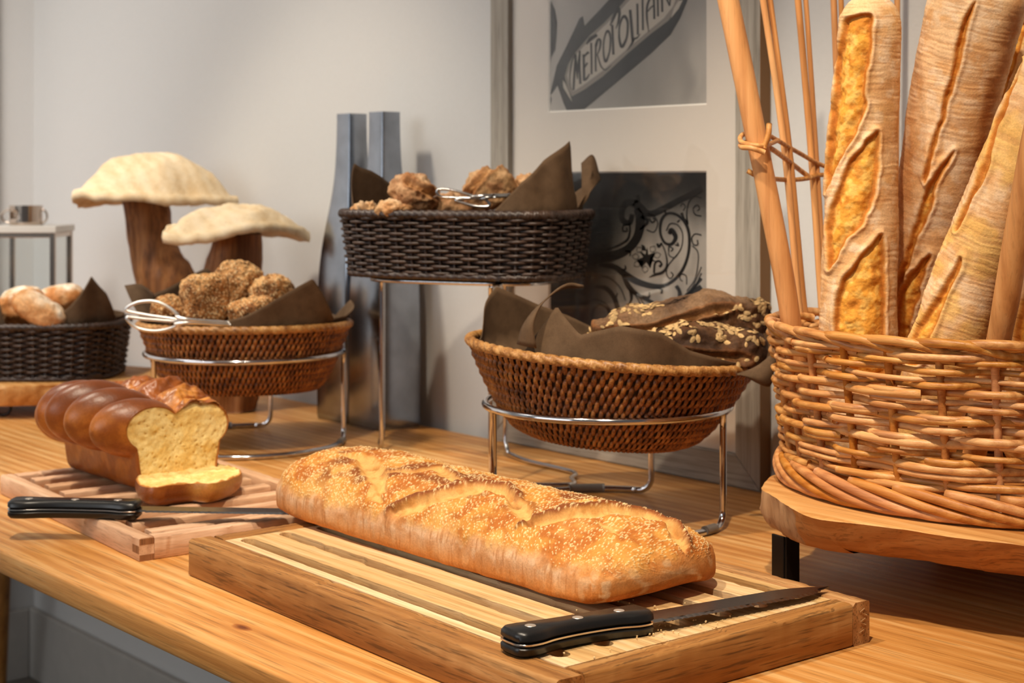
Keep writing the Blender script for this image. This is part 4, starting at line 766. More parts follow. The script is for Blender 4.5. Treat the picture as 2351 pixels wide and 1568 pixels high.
# --- baguettes standing in the willow basket
def baguette(label, pts, rad, slashes, flour=.6, warm=0., seed=0, nu=560, nv=190, browns=()):
    """pts: (px, py, depth) along the axis, bottom to top; rad in px at those points; slashes: px outlines"""
    C_ = spline([PD(*p) for p in pts], nu); R = np.interp(np.linspace(0, 1, nu), np.linspace(0, 1, len(rad)), np.array(rad)*np.array([p[2] for p in pts])/FPX); s = np.linspace(0, 1, nu)
    L = np.linalg.norm(np.diff(C_, axis=0), axis=1).sum(); e = np.minimum(s, 1-s)*L; R = R*np.sqrt(np.clip(1-(1-np.clip(e/.035, 0, 1))**2.4, 0, 1)); R[0] = R[-1] = 1e-4
    th = thing('baguette', label, 'bread', C_[0], 'floured baguettes in the willow basket'); v, f = tube(C_, R, nv, False, True); c0 = np.repeat(C_, nv, 0); nr = v-c0; rl = np.linalg.norm(nr, axis=1)[:, None]; nr /= rl+1e-9
    px, D = pixv(v); front = (nr*-(v-np.array((0, 0, CAMZ)))).sum(1) > 0; al = np.repeat(s*L, nv); ang = np.arctan2((nr@ER), -(nr@EF))*np.repeat(R, nv)
    wr = fbm(np.stack([al*420+.8*fbm(v*40, 2, seed), ang*34, ang*0+seed], 1), 4, seed); disp = .0012*fbm(v*24, 3, seed+1)+.00024*wr*np.clip(rl[:, 0]/.02, 0, 1); inn = np.zeros(len(v)); edge = np.zeros(len(v)); bel = fbm(v*60, 3, seed+2)
    wp = px+4*np.stack([fbm(v*70, 2, seed+5), fbm(v*70, 2, seed+6)], 1)
    for poly in slashes:
        pl = spline(poly, len(poly)*5, True); d, _, _ = segd(wp, pl, True); ins = insid(wp, pl) & front; sd = np.where(ins, -d, d)*D/FPX; sd = np.where(front, sd, .05)
        m = sm(.0004, -.003, sd); disp = disp*(1-m)+m*(-.0030+.0030*sm(-.002, -.014, sd)+.0014*fbm(v*105, 4, seed+7)); disp += .0021*np.exp(-((sd-.0014)/.0022)**2); inn = np.maximum(inn, sm(.0008, -.0012, sd)); edge = np.maximum(edge, np.exp(-((sd+.0018)/.0022)**2))
    col = mixc((240, 198, 150), (230, 178, 122), sm(-.2, .5, bel)); col = mixc(col, (247, 222, 192), sm(.0, .5, fbm(v*90, 3, seed+9))*flour); col = mixc(col, (238, 186, 96), np.full(len(v), warm)*sm(-.3, .3, fbm(v*36, 3, seed+3))); col = mixc(col, (196, 138, 86), sm(.12, .55, -wr)*.35)
    for (q, wd, am) in browns:
        d, _, _ = segd(wp, q, False); col = mixc(col, (156, 82, 26), np.exp(-(d/wd)**2)*am*front*(.75+.25*bel))
    g = fbm(v*170, 4, seed+12); cr = mixc((236, 164, 62), (246, 194, 100), sm(-.35, .4, g)); cr = mixc(cr, (206, 124, 40), sm(.2, .6, fbm(v*80, 3, seed+13))*.6); cr = mixc(cr, (172, 92, 26), np.clip(edge*.75, 0, 1)); col = mixc(col, cr, inn)
    disp = disp*np.clip(rl[:, 0]/.015, 0, 1); mk('crust', v+nr*disp[:, None], f, M['crust'], th, col=lin(col)); return th
baguette('leftmost baguette in the willow basket, three wide golden slashes facing out', [(1950, 1080, 1.515), (1966, 860, 1.515), (1970, 755, 1.51), (1974, 560, 1.505), (1982, 350, 1.50), (1994, 150, 1.49), (2003, -14, 1.48)], [86, 89, 89, 86, 80, 72, 64],
    [[(1942, 42), (1975, 30), (2002, 34), (2000, 100), (1992, 180), (1988, 250), (1968, 300), (1936, 356), (1908, 418), (1898, 440), (1903, 340), (1912, 240), (1920, 150), (1930, 80)],
     [(2015, 296), (2020, 330), (2014, 400), (2006, 460), (1984, 508), (1946, 552), (1918, 602), (1902, 618), (1899, 540), (1908, 470), (1926, 420), (1958, 362), (1992, 320)],
     [(2022, 534), (2030, 580), (2033, 660), (2034, 780), (2030, 860), (1922, 860), (1914, 780), (1918, 700), (1932, 646), (1962, 604), (1996, 560)]], .55, .1, 1)
baguette('large middle baguette in the willow basket, narrow slashes and browned right flank', [(2090, 1045, 1.60), (2108, 860, 1.585), (2118, 755, 1.57), (2140, 560, 1.545), (2178, 300, 1.51), (2215, 120, 1.49), (2262, -70, 1.47)], [80, 86, 90, 94, 99, 106, 112],
    [[(2242, 4), (2222, 60), (2212, 100), (2204, 150), (2188, 200), (2172, 260), (2156, 320), (2140, 372), (2130, 420), (2122, 400), (2136, 340), (2154, 280), (2168, 220), (2184, 160), (2192, 110), (2204, 64), (2230, 14)],
     [(2192, 342), (2172, 384), (2150, 430), (2140, 470), (2120, 520), (2098, 580), (2078, 640), (2062, 680), (2062, 640), (2078, 590), (2094, 540), (2106, 490), (2122, 448), (2140, 410), (2166, 370)],
     [(2134, 580), (2128, 620), (2116, 670), (2096, 720), (2082, 800), (2050, 800), (2056, 720), (2066, 670), (2090, 628)]], .5, 0., 2, browns=[([(2345, -20), (2300, 140), (2262, 280), (2245, 400), (2215, 480), (2180, 560)], 17, .85), ([(2085, 330), (2070, 480), (2064, 600)], 16, .25)])
baguette('golden baguette leaning right behind the front pole of the willow basket', [(2098, 1105, 1.45), (2152, 860, 1.43), (2186, 755, 1.42), (2244, 600, 1.41), (2310, 430, 1.395), (2420, 180, 1.37), (2480, 20, 1.36)], [74, 80, 84, 84, 82, 80, 60],
    [[(2208, 590), (2212, 606), (2190, 650), (2176, 680), (2160, 720), (2140, 770), (2120, 830), (2080, 830), (2100, 760), (2134, 710), (2160, 664), (2186, 622)], [(2352, 150), (2322, 230), (2300, 290), (2280, 350), (2262, 410), (2236, 460), (2204, 530), (2196, 520), (2230, 440), (2256, 380), (2280, 310), (2306, 240), (2340, 140)]], .35, .65, 3, browns=[([(2280, 760), (2306, 640), (2336, 520), (2352, 440)], 24, .8)])
baguette('baguette wedged at the back of the willow basket, only its torn golden edge showing', [(2290, 1040, 1.60), (2296, 760, 1.59), (2312, 400, 1.58), (2352, 160, 1.57), (2392, -60, 1.56)], [70, 74, 76, 76, 70], [[(2360, 60), (2330, 150), (2304, 240), (2280, 330), (2262, 330), (2280, 240), (2300, 140), (2330, 50)]], .3, .5, 4)
baguette('baguette at the right edge, half hidden beside the front pole of the willow basket', [(2372, 1085, 1.51), (2405, 860, 1.49), (2425, 740, 1.48), (2470, 500, 1.47), (2540, 200, 1.45)], [80, 86, 88, 84, 70], [[(2330, 790), (2345, 700), (2370, 640), (2390, 700), (2376, 790)]], .4, .6, 5)
# --- rolls
def roll_mat(name, pale, dk, amount, scale, rough=.75):
    N = NT(name); at = N.n('ShaderNodeVertexColor', layer_name='col'); c = N.coord(); n = N.noise(c, 300, 4); col = N.mix(1., at.outputs[0], N.ramp(n, [(.3, G(.78)), (.7, G(1.1))]), 'MULTIPLY')
    for k, (cc, am) in enumerate(((pale, amount), (dk, amount*.8))):
        vo = N.n('ShaderNodeTexVoronoi'); vo.inputs['Scale'].default_value = scale*(1+.23*k); N.l(c, vo.inputs['Vector']); sp = N.n('ShaderNodeSeparateColor'); N.l(vo.outputs['Color'], sp.inputs[0])
        m = N.math('MULTIPLY', N.math('LESS_THAN', vo.outputs['Distance'], .42), N.math('LESS_THAN', sp.outputs[0], am)); col = N.mix(m, col, cc); N.bump(m, .6, .0008)
    N.setp(Base_Color=col, Roughness=rough); N.b.inputs['Specular IOR Level'].default_value = .25; N.bump(n, .5, .0008); return N.m
M['seeded'] = roll_mat('seeded_crust', L4(224, 190, 140), L4(50, 36, 24), .58, 330); M['plainroll'] = breadm('rustic_roll_crust', .75, 300, .0012, .25, .28)
def roll(label, group, px, py, D, rx, rz, rd, rotz=0., roty=0., p=2.4, cols=None, m=None, seed=0, tear=None, nm='bread_roll', nu=64, nv=110, amp=.0045, oats=False, cat='bread roll'):
    """px half-sizes rx, rz; rd = half depth in px; superellipsoid with lumps; roty tilts in the picture plane"""
    k = D/FPX; cen = PD(px, py, D); th = thing(nm, label, cat, cen-EZ*rz*k, group); u = np.linspace(-PI/2+.02, PI/2-.02, nu); t = np.arange(nv)*2*PI/nv; U, T_ = np.meshgrid(u, t, indexing='ij'); U = U.ravel(); T_ = T_.ravel()
    g = lambda a_, e_: np.sign(a_)*np.abs(a_)**e_; e = 2/p; x = rx*k*g(np.cos(U), e)*g(np.cos(T_), e); y = rd*k*g(np.cos(U), e)*g(np.sin(T_), e); z = rz*k*g(np.sin(U), e); l = np.stack([x, y, z], 1)
    n = l/np.array((rx, rd, rz))**2; n /= np.linalg.norm(n, axis=1)[:, None]+1e-12; sc = 1/(max(rx, rz)*k); q = l*sc
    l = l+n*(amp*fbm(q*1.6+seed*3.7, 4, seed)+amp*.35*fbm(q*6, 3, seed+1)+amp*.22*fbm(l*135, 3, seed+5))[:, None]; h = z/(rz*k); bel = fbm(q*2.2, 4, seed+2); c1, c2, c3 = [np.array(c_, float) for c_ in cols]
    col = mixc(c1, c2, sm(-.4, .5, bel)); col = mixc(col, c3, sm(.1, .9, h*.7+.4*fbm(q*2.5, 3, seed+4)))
    if tear:
        (ax, ay, bx, by, wd) = tear; d, sd, tt_ = segd(np.stack([x/(rx*k), z/(rz*k)], 1)+.06*np.stack([bel, bel], 1), [(ax, ay), (bx, by)], False); fr_ = y < rd*k*.45; mm = sm(wd, wd*.4, d)*fr_; l -= n*(mm*.006)[:, None]; col = mixc(col, (196, 142, 84), mm*(.55+.4*bel)); col = mixc(col, (120, 72, 34), sm(wd*.35, 0, d)*fr_*.7); ed = np.exp(-((d-wd*1.1)/(wd*.3))**2)*fr_; l += n*(ed*.0025)[:, None]; col = mixc(col, (150, 88, 40), ed*.5)
    ca, sa = math.cos(rotz), math.sin(rotz); l = np.stack([l[:, 0]*ca-l[:, 1]*sa, l[:, 0]*sa+l[:, 1]*ca, l[:, 2]], 1); cb, sb = math.cos(roty), math.sin(roty); l = np.stack([l[:, 0]*cb-l[:, 2]*sb, l[:, 1], l[:, 0]*sb+l[:, 2]*cb], 1)
    v = cen+l[:, :1]*ER+l[:, 1:2]*EF+l[:, 2:]*EZ; f = gridf(nu, nv, False, True); f = f+[tuple(range(nv))[::-1], tuple(range((nu-1)*nv, nu*nv))]
    mk('crust', v, f, m, th, col=lin(col))
    if oats:
        rs = np.random.RandomState(seed); mb = MB(); N_ = normals(v, nu, nv); N_ = np.where(((N_*(v-cen)).sum(1) < 0)[:, None], -N_, N_); ok = np.where((N_[:, 2] > -.1) & (fbm(q*2.2+9, 2, seed+8) > oats))[0]
        for i in rs.choice(ok, 260):
            a_ = rs.rand()*PI; t1 = np.cross(N_[i], EZ+.1); t1 /= np.linalg.norm(t1); t2 = np.cross(N_[i], t1); d1 = t1*math.cos(a_)+t2*math.sin(a_); d2 = np.cross(N_[i], d1); L = .0030+.0022*rs.rand(); o = v[i]+N_[i]*.0004; th_ = np.arange(8)*PI/4
            ring = o+np.outer(np.cos(th_)*L, d1)+np.outer(np.sin(th_)*L*.55, d2); mb.add(np.vstack([ring, o+N_[i]*.0010]), [(j, (j+1) % 8, 8) for j in range(8)], lin(np.array((212, 176, 122))*(.75+.3*rs.rand())))
        mb.build('oat_flakes', M['crust'], th, False, kind='stuff')
    return th
SG = 'seeded rolls in the rattan basket'; sc_ = ((180, 122, 68), (138, 88, 46), (214, 164, 106))
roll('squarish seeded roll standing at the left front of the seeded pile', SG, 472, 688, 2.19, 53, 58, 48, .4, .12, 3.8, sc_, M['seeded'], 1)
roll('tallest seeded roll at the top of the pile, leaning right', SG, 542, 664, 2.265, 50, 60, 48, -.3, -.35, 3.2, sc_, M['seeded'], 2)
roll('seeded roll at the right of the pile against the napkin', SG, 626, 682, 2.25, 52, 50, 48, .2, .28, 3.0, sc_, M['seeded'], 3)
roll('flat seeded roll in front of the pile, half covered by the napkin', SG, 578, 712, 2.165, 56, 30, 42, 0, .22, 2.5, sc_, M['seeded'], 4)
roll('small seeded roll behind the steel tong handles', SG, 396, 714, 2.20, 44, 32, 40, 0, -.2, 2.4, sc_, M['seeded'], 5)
CG = 'crusty rolls in the upper basket'; cc_ = ((166, 118, 80), (190, 148, 108), (208, 174, 138))
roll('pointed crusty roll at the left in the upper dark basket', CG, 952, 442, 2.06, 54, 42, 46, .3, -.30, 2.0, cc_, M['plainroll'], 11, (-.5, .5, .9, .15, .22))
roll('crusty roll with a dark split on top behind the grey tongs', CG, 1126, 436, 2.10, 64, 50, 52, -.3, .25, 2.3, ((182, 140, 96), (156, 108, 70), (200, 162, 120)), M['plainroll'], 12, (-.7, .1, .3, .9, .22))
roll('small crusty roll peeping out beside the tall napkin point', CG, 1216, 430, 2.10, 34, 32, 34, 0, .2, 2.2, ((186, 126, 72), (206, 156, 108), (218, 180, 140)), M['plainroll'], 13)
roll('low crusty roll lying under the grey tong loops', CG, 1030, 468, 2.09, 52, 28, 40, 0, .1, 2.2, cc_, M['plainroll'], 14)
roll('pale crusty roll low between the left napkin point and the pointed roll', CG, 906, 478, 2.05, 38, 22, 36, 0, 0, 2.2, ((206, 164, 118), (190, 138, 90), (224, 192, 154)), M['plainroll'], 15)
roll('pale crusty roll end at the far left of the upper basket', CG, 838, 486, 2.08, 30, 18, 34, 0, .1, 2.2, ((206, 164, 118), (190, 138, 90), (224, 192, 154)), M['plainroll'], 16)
WG = 'floured white rolls in the far left basket'; wc_ = ((206, 134, 74), (224, 170, 116), (250, 238, 220))
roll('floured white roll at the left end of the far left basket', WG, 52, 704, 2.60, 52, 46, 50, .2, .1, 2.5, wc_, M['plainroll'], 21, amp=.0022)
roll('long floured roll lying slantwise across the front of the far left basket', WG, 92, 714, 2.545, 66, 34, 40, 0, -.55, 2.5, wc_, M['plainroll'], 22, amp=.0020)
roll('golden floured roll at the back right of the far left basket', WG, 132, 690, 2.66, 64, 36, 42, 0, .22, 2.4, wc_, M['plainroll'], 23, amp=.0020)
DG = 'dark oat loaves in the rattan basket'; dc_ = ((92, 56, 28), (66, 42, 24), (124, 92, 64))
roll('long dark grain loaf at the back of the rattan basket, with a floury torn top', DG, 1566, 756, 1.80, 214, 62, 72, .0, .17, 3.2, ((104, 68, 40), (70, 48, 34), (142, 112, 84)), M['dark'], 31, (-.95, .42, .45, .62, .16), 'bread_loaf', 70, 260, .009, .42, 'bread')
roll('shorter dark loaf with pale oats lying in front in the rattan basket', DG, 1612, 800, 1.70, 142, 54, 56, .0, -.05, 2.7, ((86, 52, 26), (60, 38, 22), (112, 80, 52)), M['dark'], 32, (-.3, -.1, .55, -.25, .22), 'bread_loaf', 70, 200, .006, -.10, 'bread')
# --- brioche, cut at the front
c1, c2, c3 = P(303, 1136, Z2), P(470, 1069, Z2), P(150, 1086, Z2)
def brioche():
    a_ = c3-c1; a_[2] = 0; a_ /= np.linalg.norm(a_); b_ = c2-c1; Wd = np.linalg.norm(b_); b_ = b_-a_*(b_@a_); b_ /= np.linalg.norm(b_); Lb = .205
    th = thing('brioche', 'glossy braided brioche loaf, cut open, on the slatted board', 'bread', c1+a_*Lb/2+b_*Wd/2+EZ*.0003)
    print('brioche', Wd, np.linalg.norm(c3-c1), a_, b_); Wd = min(Wd, .12)
    def sbox(p, c, h, r): q = np.abs(p-c)-h+r; return np.linalg.norm(np.maximum(q, 0), axis=-1)+np.minimum(q.max(-1), 0)-r
    lobes = [((.020, .014, .072), (.0275, .050, .034)), ((.066, .008, .077), (.0262, .054, .037)), ((.112, .006, .080), (.0262, .054, .039)), ((.156, .010, .076), (.0262, .050, .038)), ((.196, .022, .068), (.024, .046, .037)),
             ((.012, .090, .070), (.036, .042, .030)), ((.058, .093, .077), (.033, .044, .032)), ((.104, .092, .081), (.033, .044, .034)), ((.150, .088, .078), (.032, .044, .034)), ((.188, .076, .068), (.025, .042, .034))]
    def sdf(p):
        pz = p.copy(); tp = 1-.16*np.clip((.062-p[..., 2])/.062, 0, 1); pz[..., 1] = (p[..., 1]-Wd/2)/tp; pz[..., 0] = p[..., 0]
        d = sbox(pz, np.array((.098, 0, .032)), np.array((.104, Wd/2-.003, .032)), .012)
        for i, (c, r) in enumerate(lobes):
            q = p-np.array(c); q = np.stack([q[..., 0]+.45*(q[..., 1])*(1 if i < 5 else -1)*.5, q[..., 1], q[..., 2]], -1); e = (np.sqrt(((q/np.array(r))**2).sum(-1))-1)*min(r); k = .0020; hh = np.clip(.5+.5*(d-e)/k, 0, 1); d = d*(1-hh)+e*hh-k*hh*(1-hh)
        return d
    nu, nv = 190, 230; u = np.concatenate([np.linspace(0, .208, nu-14), .208+.016*np.sin(np.linspace(.1, 1, 14)*PI/2)]); t = np.arange(nv)*2*PI/nv; cz = .050; cv = Wd/2
    dirs = np.stack([np.cos(t), np.sin(t)], 1); rr = np.linspace(.125, .0, 160); R = np.zeros((nu, nv))
    for i in range(nu):
        p = np.zeros((nv, 160, 3)); p[..., 0] = u[i]; p[..., 1] = cv+dirs[:, :1]*rr; p[..., 2] = cz+dirs[:, 1:]*rr; ins = sdf(p) < 0; j = ins.argmax(1); has = ins.any(1); lo = rr[np.minimum(j, 159)]; hi = rr[np.maximum(j-1, 0)]
        for _ in range(7):
            m = (lo+hi)/2; pm = np.stack([np.full(nv, u[i]), cv+dirs[:, 0]*m, cz+dirs[:, 1]*m], 1); iq = sdf(pm) < 0; lo = np.where(iq, m, lo); hi = np.where(iq, hi, m)
        R[i] = np.where(has, lo, .002)
    p = np.stack([np.repeat(u, nv), (cv+dirs[None, :, 0]*R).ravel(), (cz+dirs[None, :, 1]*R).ravel()], 1)
    topr = sm(.045, .075, p[:, 1])*sm(.075, .09, p[:, 2]); crag = fbm(p*90, 4, 3)*topr; p2 = p.copy(); out = np.stack([np.zeros(len(p)), np.tile(dirs[:, 0], nu), np.tile(dirs[:, 1], nu)], 1)
    ds = .0006*fbm(p*40, 3, 1)+.0045*crag; e0 = np.array([np.sqrt((((p-np.array(c))/np.array(r))**2).sum(-1)) for c, r in lobes[:5]]); e1_ = np.sort(e0, axis=0); ds = ds-.0045*sm(.34, .0, e1_[1]-e1_[0])*(p[:, 2] > .050)*sm(.075, .05, p[:, 1]); p2 += out*ds[:, None]; p2[:, 2] = np.maximum(p2[:, 2], .0)
    # crease shading belongs to the pale stretched dough between the strands
    e = np.array([np.sqrt((((p-np.array(c))/np.array(r))**2).sum(-1)) for c, r in lobes[:5]]); es = np.sort(e, axis=0); crease = sm(.20, .03, es[1]-es[0])*(p[:, 2] > .052)*(p[:, 1] < .06); h = p[:, 2]; n = fbm(p*45, 4, 5)
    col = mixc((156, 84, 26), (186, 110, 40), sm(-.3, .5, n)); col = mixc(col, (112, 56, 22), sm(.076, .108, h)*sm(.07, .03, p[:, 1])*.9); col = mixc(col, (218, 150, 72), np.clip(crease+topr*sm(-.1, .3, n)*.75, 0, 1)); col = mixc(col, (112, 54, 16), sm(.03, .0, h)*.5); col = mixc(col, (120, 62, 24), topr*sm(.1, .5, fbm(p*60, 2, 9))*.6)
    w3 = c1*np.array((1, 1, 0))+EZ*(Z2+.0004); Wm = lambda q: w3+q[:, :1]*a_+q[:, 1:2]*b_+q[:, 2:]*EZ
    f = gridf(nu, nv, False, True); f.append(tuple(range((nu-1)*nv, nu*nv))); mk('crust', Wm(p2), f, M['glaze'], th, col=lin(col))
    # the crumb of the cut face
    nr = 46; k = np.linspace(0, 1, nr); V = []
    for q in k: V.append(np.stack([np.zeros(nv), cv+dirs[:, 0]*R[0]*q+0*q, cz+dirs[:, 1]*R[0]*q], 1))
    q = np.vstack(V); kk = np.repeat(k, nv); q[:, 0] = np.where(kk < 1, .0012+.0007*fbm(q*170, 3, 21)+.0010*fbm(q*40, 3, 22)-.002*sm(.42, .6, worley(q*130, 7)[0])*0, 0)*(kk < .995)+(.006*sm(.085, .1, q[:, 2])*sm(.05, .07, q[:, 1]))
    n = fbm(q*70, 4, 24); pit = sm(.30, .12, worley(q*np.array((1, 170, 170)), 5)[0]); cl = mixc((250, 224, 156), (243, 208, 130), sm(-.3, .5, n)); cl = mixc(cl, (214, 164, 84), pit*.5); cl = mixc(cl, (150, 84, 30), sm(.955, .99, kk)); q[:, 0] += .0014*pit
    mk('crumb', Wm(q), gridf(nr, nv, False, True), M['crumb'], th, col=lin(cl))
brioche()
def slice_():
    out = [P(x, y, Z2+.012) for x, y in ((311, 1112), (320, 1132), (352, 1140), (398, 1134), (440, 1130), (490, 1132), (536, 1118), (556, 1102), (540, 1088), (496, 1076), (450, 1076), (398, 1078), (358, 1096), (332, 1100))]
    o = spline(np.array(out)[:, :2], 150, True); c = o.mean(0); th = thing('brioche_slice', 'thick slice of brioche lying flat in front of the cut loaf', 'bread slice', (c[0], c[1], Z2+.0003)); V = []; n = 150; hz = .0195
    for (sx, z) in ((.88, .0), (.96, .003), (1.0, .009), (1.005, .014), (.985, hz)): q = c+(o-c)*sx; V.append(np.column_stack([q, np.full(n, Z2+.0004+z)]))
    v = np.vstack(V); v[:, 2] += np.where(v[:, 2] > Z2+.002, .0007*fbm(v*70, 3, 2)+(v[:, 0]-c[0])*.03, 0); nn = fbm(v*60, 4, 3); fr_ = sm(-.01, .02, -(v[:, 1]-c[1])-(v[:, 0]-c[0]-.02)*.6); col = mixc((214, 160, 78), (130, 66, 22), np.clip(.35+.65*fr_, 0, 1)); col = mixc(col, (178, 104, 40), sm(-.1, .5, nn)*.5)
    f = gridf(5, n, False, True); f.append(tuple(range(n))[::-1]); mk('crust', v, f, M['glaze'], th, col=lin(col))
    k = np.linspace(1, 0, 40); V = []
    for q in k: V.append(np.column_stack([c+(o-c)*(.985*q), np.full(n, Z2+.0004+hz)]))
    v = np.vstack(V); kk = np.repeat(k, n); v[:, 2] += .0007*fbm(v*70, 3, 2)+(v[:, 0]-c[0])*.03+np.where(kk < 1, .0008+.0016*fbm(v*150, 3, 21), 0); n2 = fbm(v*70, 4, 24); pit = sm(.28, .1, worley(v*np.array((170, 170, 1)), 5)[0]); cl = mixc((246, 218, 148), (236, 198, 120), sm(-.3, .5, n2)); cl = mixc(cl, (206, 156, 80), pit*.5); cl = mixc(cl, (176, 106, 44), sm(.95, .99, kk)); v[:, 2] -= .0012*pit
    mk('crumb', v, gridf(40, n, False, True), M['crumb'], th, col=lin(cl))
slice_()
# ------------------------------------------------------------------ live-edge stand at the right
M['slabside'] = wood('raw_slab_edge', L4(140, 82, 36), L4(178, 116, 58), L4(200, 142, 82), 'X', .9, .65, .35)
rs_th = thing('wooden_stand', 'live-edge wooden plank on black angle-iron legs under the willow basket', 'stand', (-.62, 1.27, TABLE)); ZS = .838
so = [P(1750, 1119, ZS)[:2], P(1784, 1143, ZS)[:2], P(1826, 1170, ZS)[:2], P(1876, 1189, ZS)[:2], P(1965, 1200, ZS)[:2], P(2064, 1212, ZS)[:2], P(2212, 1235, ZS)[:2], P(2351, 1251, ZS)[:2], (-.55, 1.135), (-.40, 1.12), (-.27, 1.15), (-.22, 1.26), (-.24, 1.38), (-.34, 1.45), (-.55, 1.468), (-.78, 1.462), (-.93, 1.455), (-1.0, 1.40), (-1.012, 1.31), P(1840, 1084, ZS)[:2], P(1800, 1085, ZS)[:2], P(1768, 1094, ZS)[:2]]
def live_slab():
    n = 320; p = spline(np.array(so), n, True); d = np.roll(p, -1, 0)-np.roll(p, 1, 0); d /= np.linalg.norm(d, axis=1)[:, None]; nn = np.stack([d[:, 1], -d[:, 0]], 1); c = p.mean(0)
    if ((p-c)*nn).sum() < 0: nn = -nn
    z0, H = .8005, ZS-.8005; fr_ = sm(-.935, -.86, p[:, 0])*(p[:, 1] < 1.2); V = []
    for h, ins, fi in ((1, .012, .012), (1, .0012, .0012), (.975, 0, 0), (.80, 0, .004), (.60, .001, .012), (.40, .002, .022), (.20, .004, .034), (.05, .008, .044), (0, .012, .05), (0, .05, .075)):
        w_ = fbm(np.column_stack([p*45, np.full(n, h*2.6)]), 4, 5)*(.0012 if h > .97 else .0035); ii = ins*(1-fr_)+fi*fr_; V.append(np.column_stack([p-nn*(ii-w_)[:, None], np.full(n, z0+h*H)]))
    v = np.vstack(V); f = gridf(10, n, False, True); f = [g[::-1] for g in f]; f.append(tuple(range(n))); f.append(tuple(range(9*n, 10*n))[::-1]); o = mk('top_plank', v, f, M['slabwood'], rs_th, True, flat_ang=40); o.data.materials.append(M['slabside']); o.data.materials.append(wood('sawn_slab_end', L4(150, 108, 70), L4(182, 140, 98), L4(200, 162, 120), 'Z', .9, .75, .3))
    for k, q in enumerate(o.data.polygons):
        if 2*n <= k < 9*n: q.material_index = 2 if q.center.x+base(rs_th)[0] < -.905 and q.center.y+base(rs_th)[1] < 1.22 else 1
live_slab()
def iron(px, D, rot):
    p = W((px-CX)*D/FPX, D, 0); L_, t_ = .0165, .0025; u = ER*math.cos(rot)+EF*math.sin(rot); w_ = -ER*math.sin(rot)+EF*math.cos(rot); mb = MB()
    mb.add(*box(p+u*L_/2+EZ*.7758, (L_, t_, .0508), .0006, (u, w_, EZ))); mb.add(*box(p+w_*(L_/2+t_/2)+EZ*.7758, (t_, L_, .0508), .0006, (u, w_, EZ))); mb.build('leg', M['blackmetal'], rs_th, False)
iron(1803, 1.447, .55); iron(2184, 1.67, .5); iron(2246, 1.66, .5); iron(2600, 1.26, .4)
# ------------------------------------------------------------------ willow basket
M['willow'] = wood('buff_willow', L4(160, 96, 42), L4(204, 142, 76), L4(230, 180, 114), 'X', 2., .38, .12, .10); M['willowd'] = wood('darker_willow', L4(156, 88, 36), L4(196, 128, 64), L4(218, 158, 92), 'X', 2., .45, .12, .12)  # second willow is a darker tone for stakes, foot rods and base
M['pole'] = wood('peeled_willow_pole', L4(176, 110, 52), L4(212, 148, 84), L4(224, 168, 106), 'Z', 1., .5, .12, .06)
X0b, Y0b = -.845, 1.296
wb = thing('willow_basket', 'tall buff willow basket with upright poles, full of baguettes', 'basket', (X0b, Y0b, ZS+.0003)); ZR = .990
def wpt(a, z, off=0.):
    k = np.clip((z-ZS)/(ZR-ZS), -.05, 1.1); A = .185+.010*k+off; B = .150+.018*k+off; return np.stack([X0b+A*np.cos(a), Y0b-.005*k+B*np.sin(a), np.broadcast_to(z, np.shape(a))*1.], -1)
NS = 26; da = 2*PI/NS; rw = np.random.RandomState(12)
for k in range(NS):
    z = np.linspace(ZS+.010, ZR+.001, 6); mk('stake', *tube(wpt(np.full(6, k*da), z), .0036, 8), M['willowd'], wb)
def rod(a0, n, z0, dz, ph, r0, r1, per=2, amp=.0058, seg=9):
    m = n*seg; t = np.linspace(0, n, m); a = a0+t*da; w_ = np.cos(PI*(t+a0/da)+ph) if per == 2 else np.cos(2*PI*(t+a0/da)/3+ph)+.35; off = amp*np.clip(w_*1.25, -1, 1)+.0008; z = z0+dz*t/n+.0006*np.sin(t*2.1+a0*7)
    mk('willow_rod', *tube(wpt(a, z, off), np.linspace(r0, r1, m)*(1+.05*np.sin(t*3+a0)), 8), M['willow'], wb)
zr = np.linspace(ZS+.021, ZR-.008, 20)
for i, z in enumerate(zr):
    a0 = rw.rand()*2*PI; a0 = round(a0/da)*da; lo = i < 4
    for q in range(4):
        n = 7 if q < 2 else 6; st_ = a0+da*sum([7, 7, 6, 6][:q]); r0 = .0032+.0008*rw.rand()
        rod(st_-.35*da, n+.7 if False else n+1, z+rw.normal(0, .0006), rw.normal(0, .0018), PI*(i % 2) if not (lo or i % 3 == 1) else i*2*PI/3, r0 if rw.rand() < .5 else r0*.72, r0*.72 if rw.rand() < .5 else r0, 3 if lo or i % 3 == 1 else 2, .0058)
for k in range(NS):                     # plaited border at the top, rods laid down in front of two stakes
    t = np.linspace(0, 3.3, 26); a = (k+t)*da; off = -.004+.011*np.sin(PI*np.clip(t/2.6, 0, 1))+(.004 if k % 3 == 0 else 0)*(t > 2.6); z = ZR-.002+.006*np.sin(PI*np.clip(t/2.2, 0, 1))-.0055*np.clip(t-1.6, 0, 2)+rw.normal(0, .0008)
    mk('border_rod', *tube(wpt(a, z, off), np.linspace(.0044, .0036, 26), 8), M['willow'], wb)
for k in range(NS):                     # foot border, thick rods swept down and forward
    t = np.linspace(0, 4.2, 26); a = (k+t)*da; z = ZS+.0245-.0195*sm(0, 3.0, t)+.0003*rw.rand(); off = .004+.0085*np.sin(PI*np.clip(t/4.4, 0, 1))+.003*sm(3, 0, t)
    mk('foot_rod', *tube(wpt(a, z, off), np.linspace(.0048, .0036, 26), 9), M['willowd'], wb)
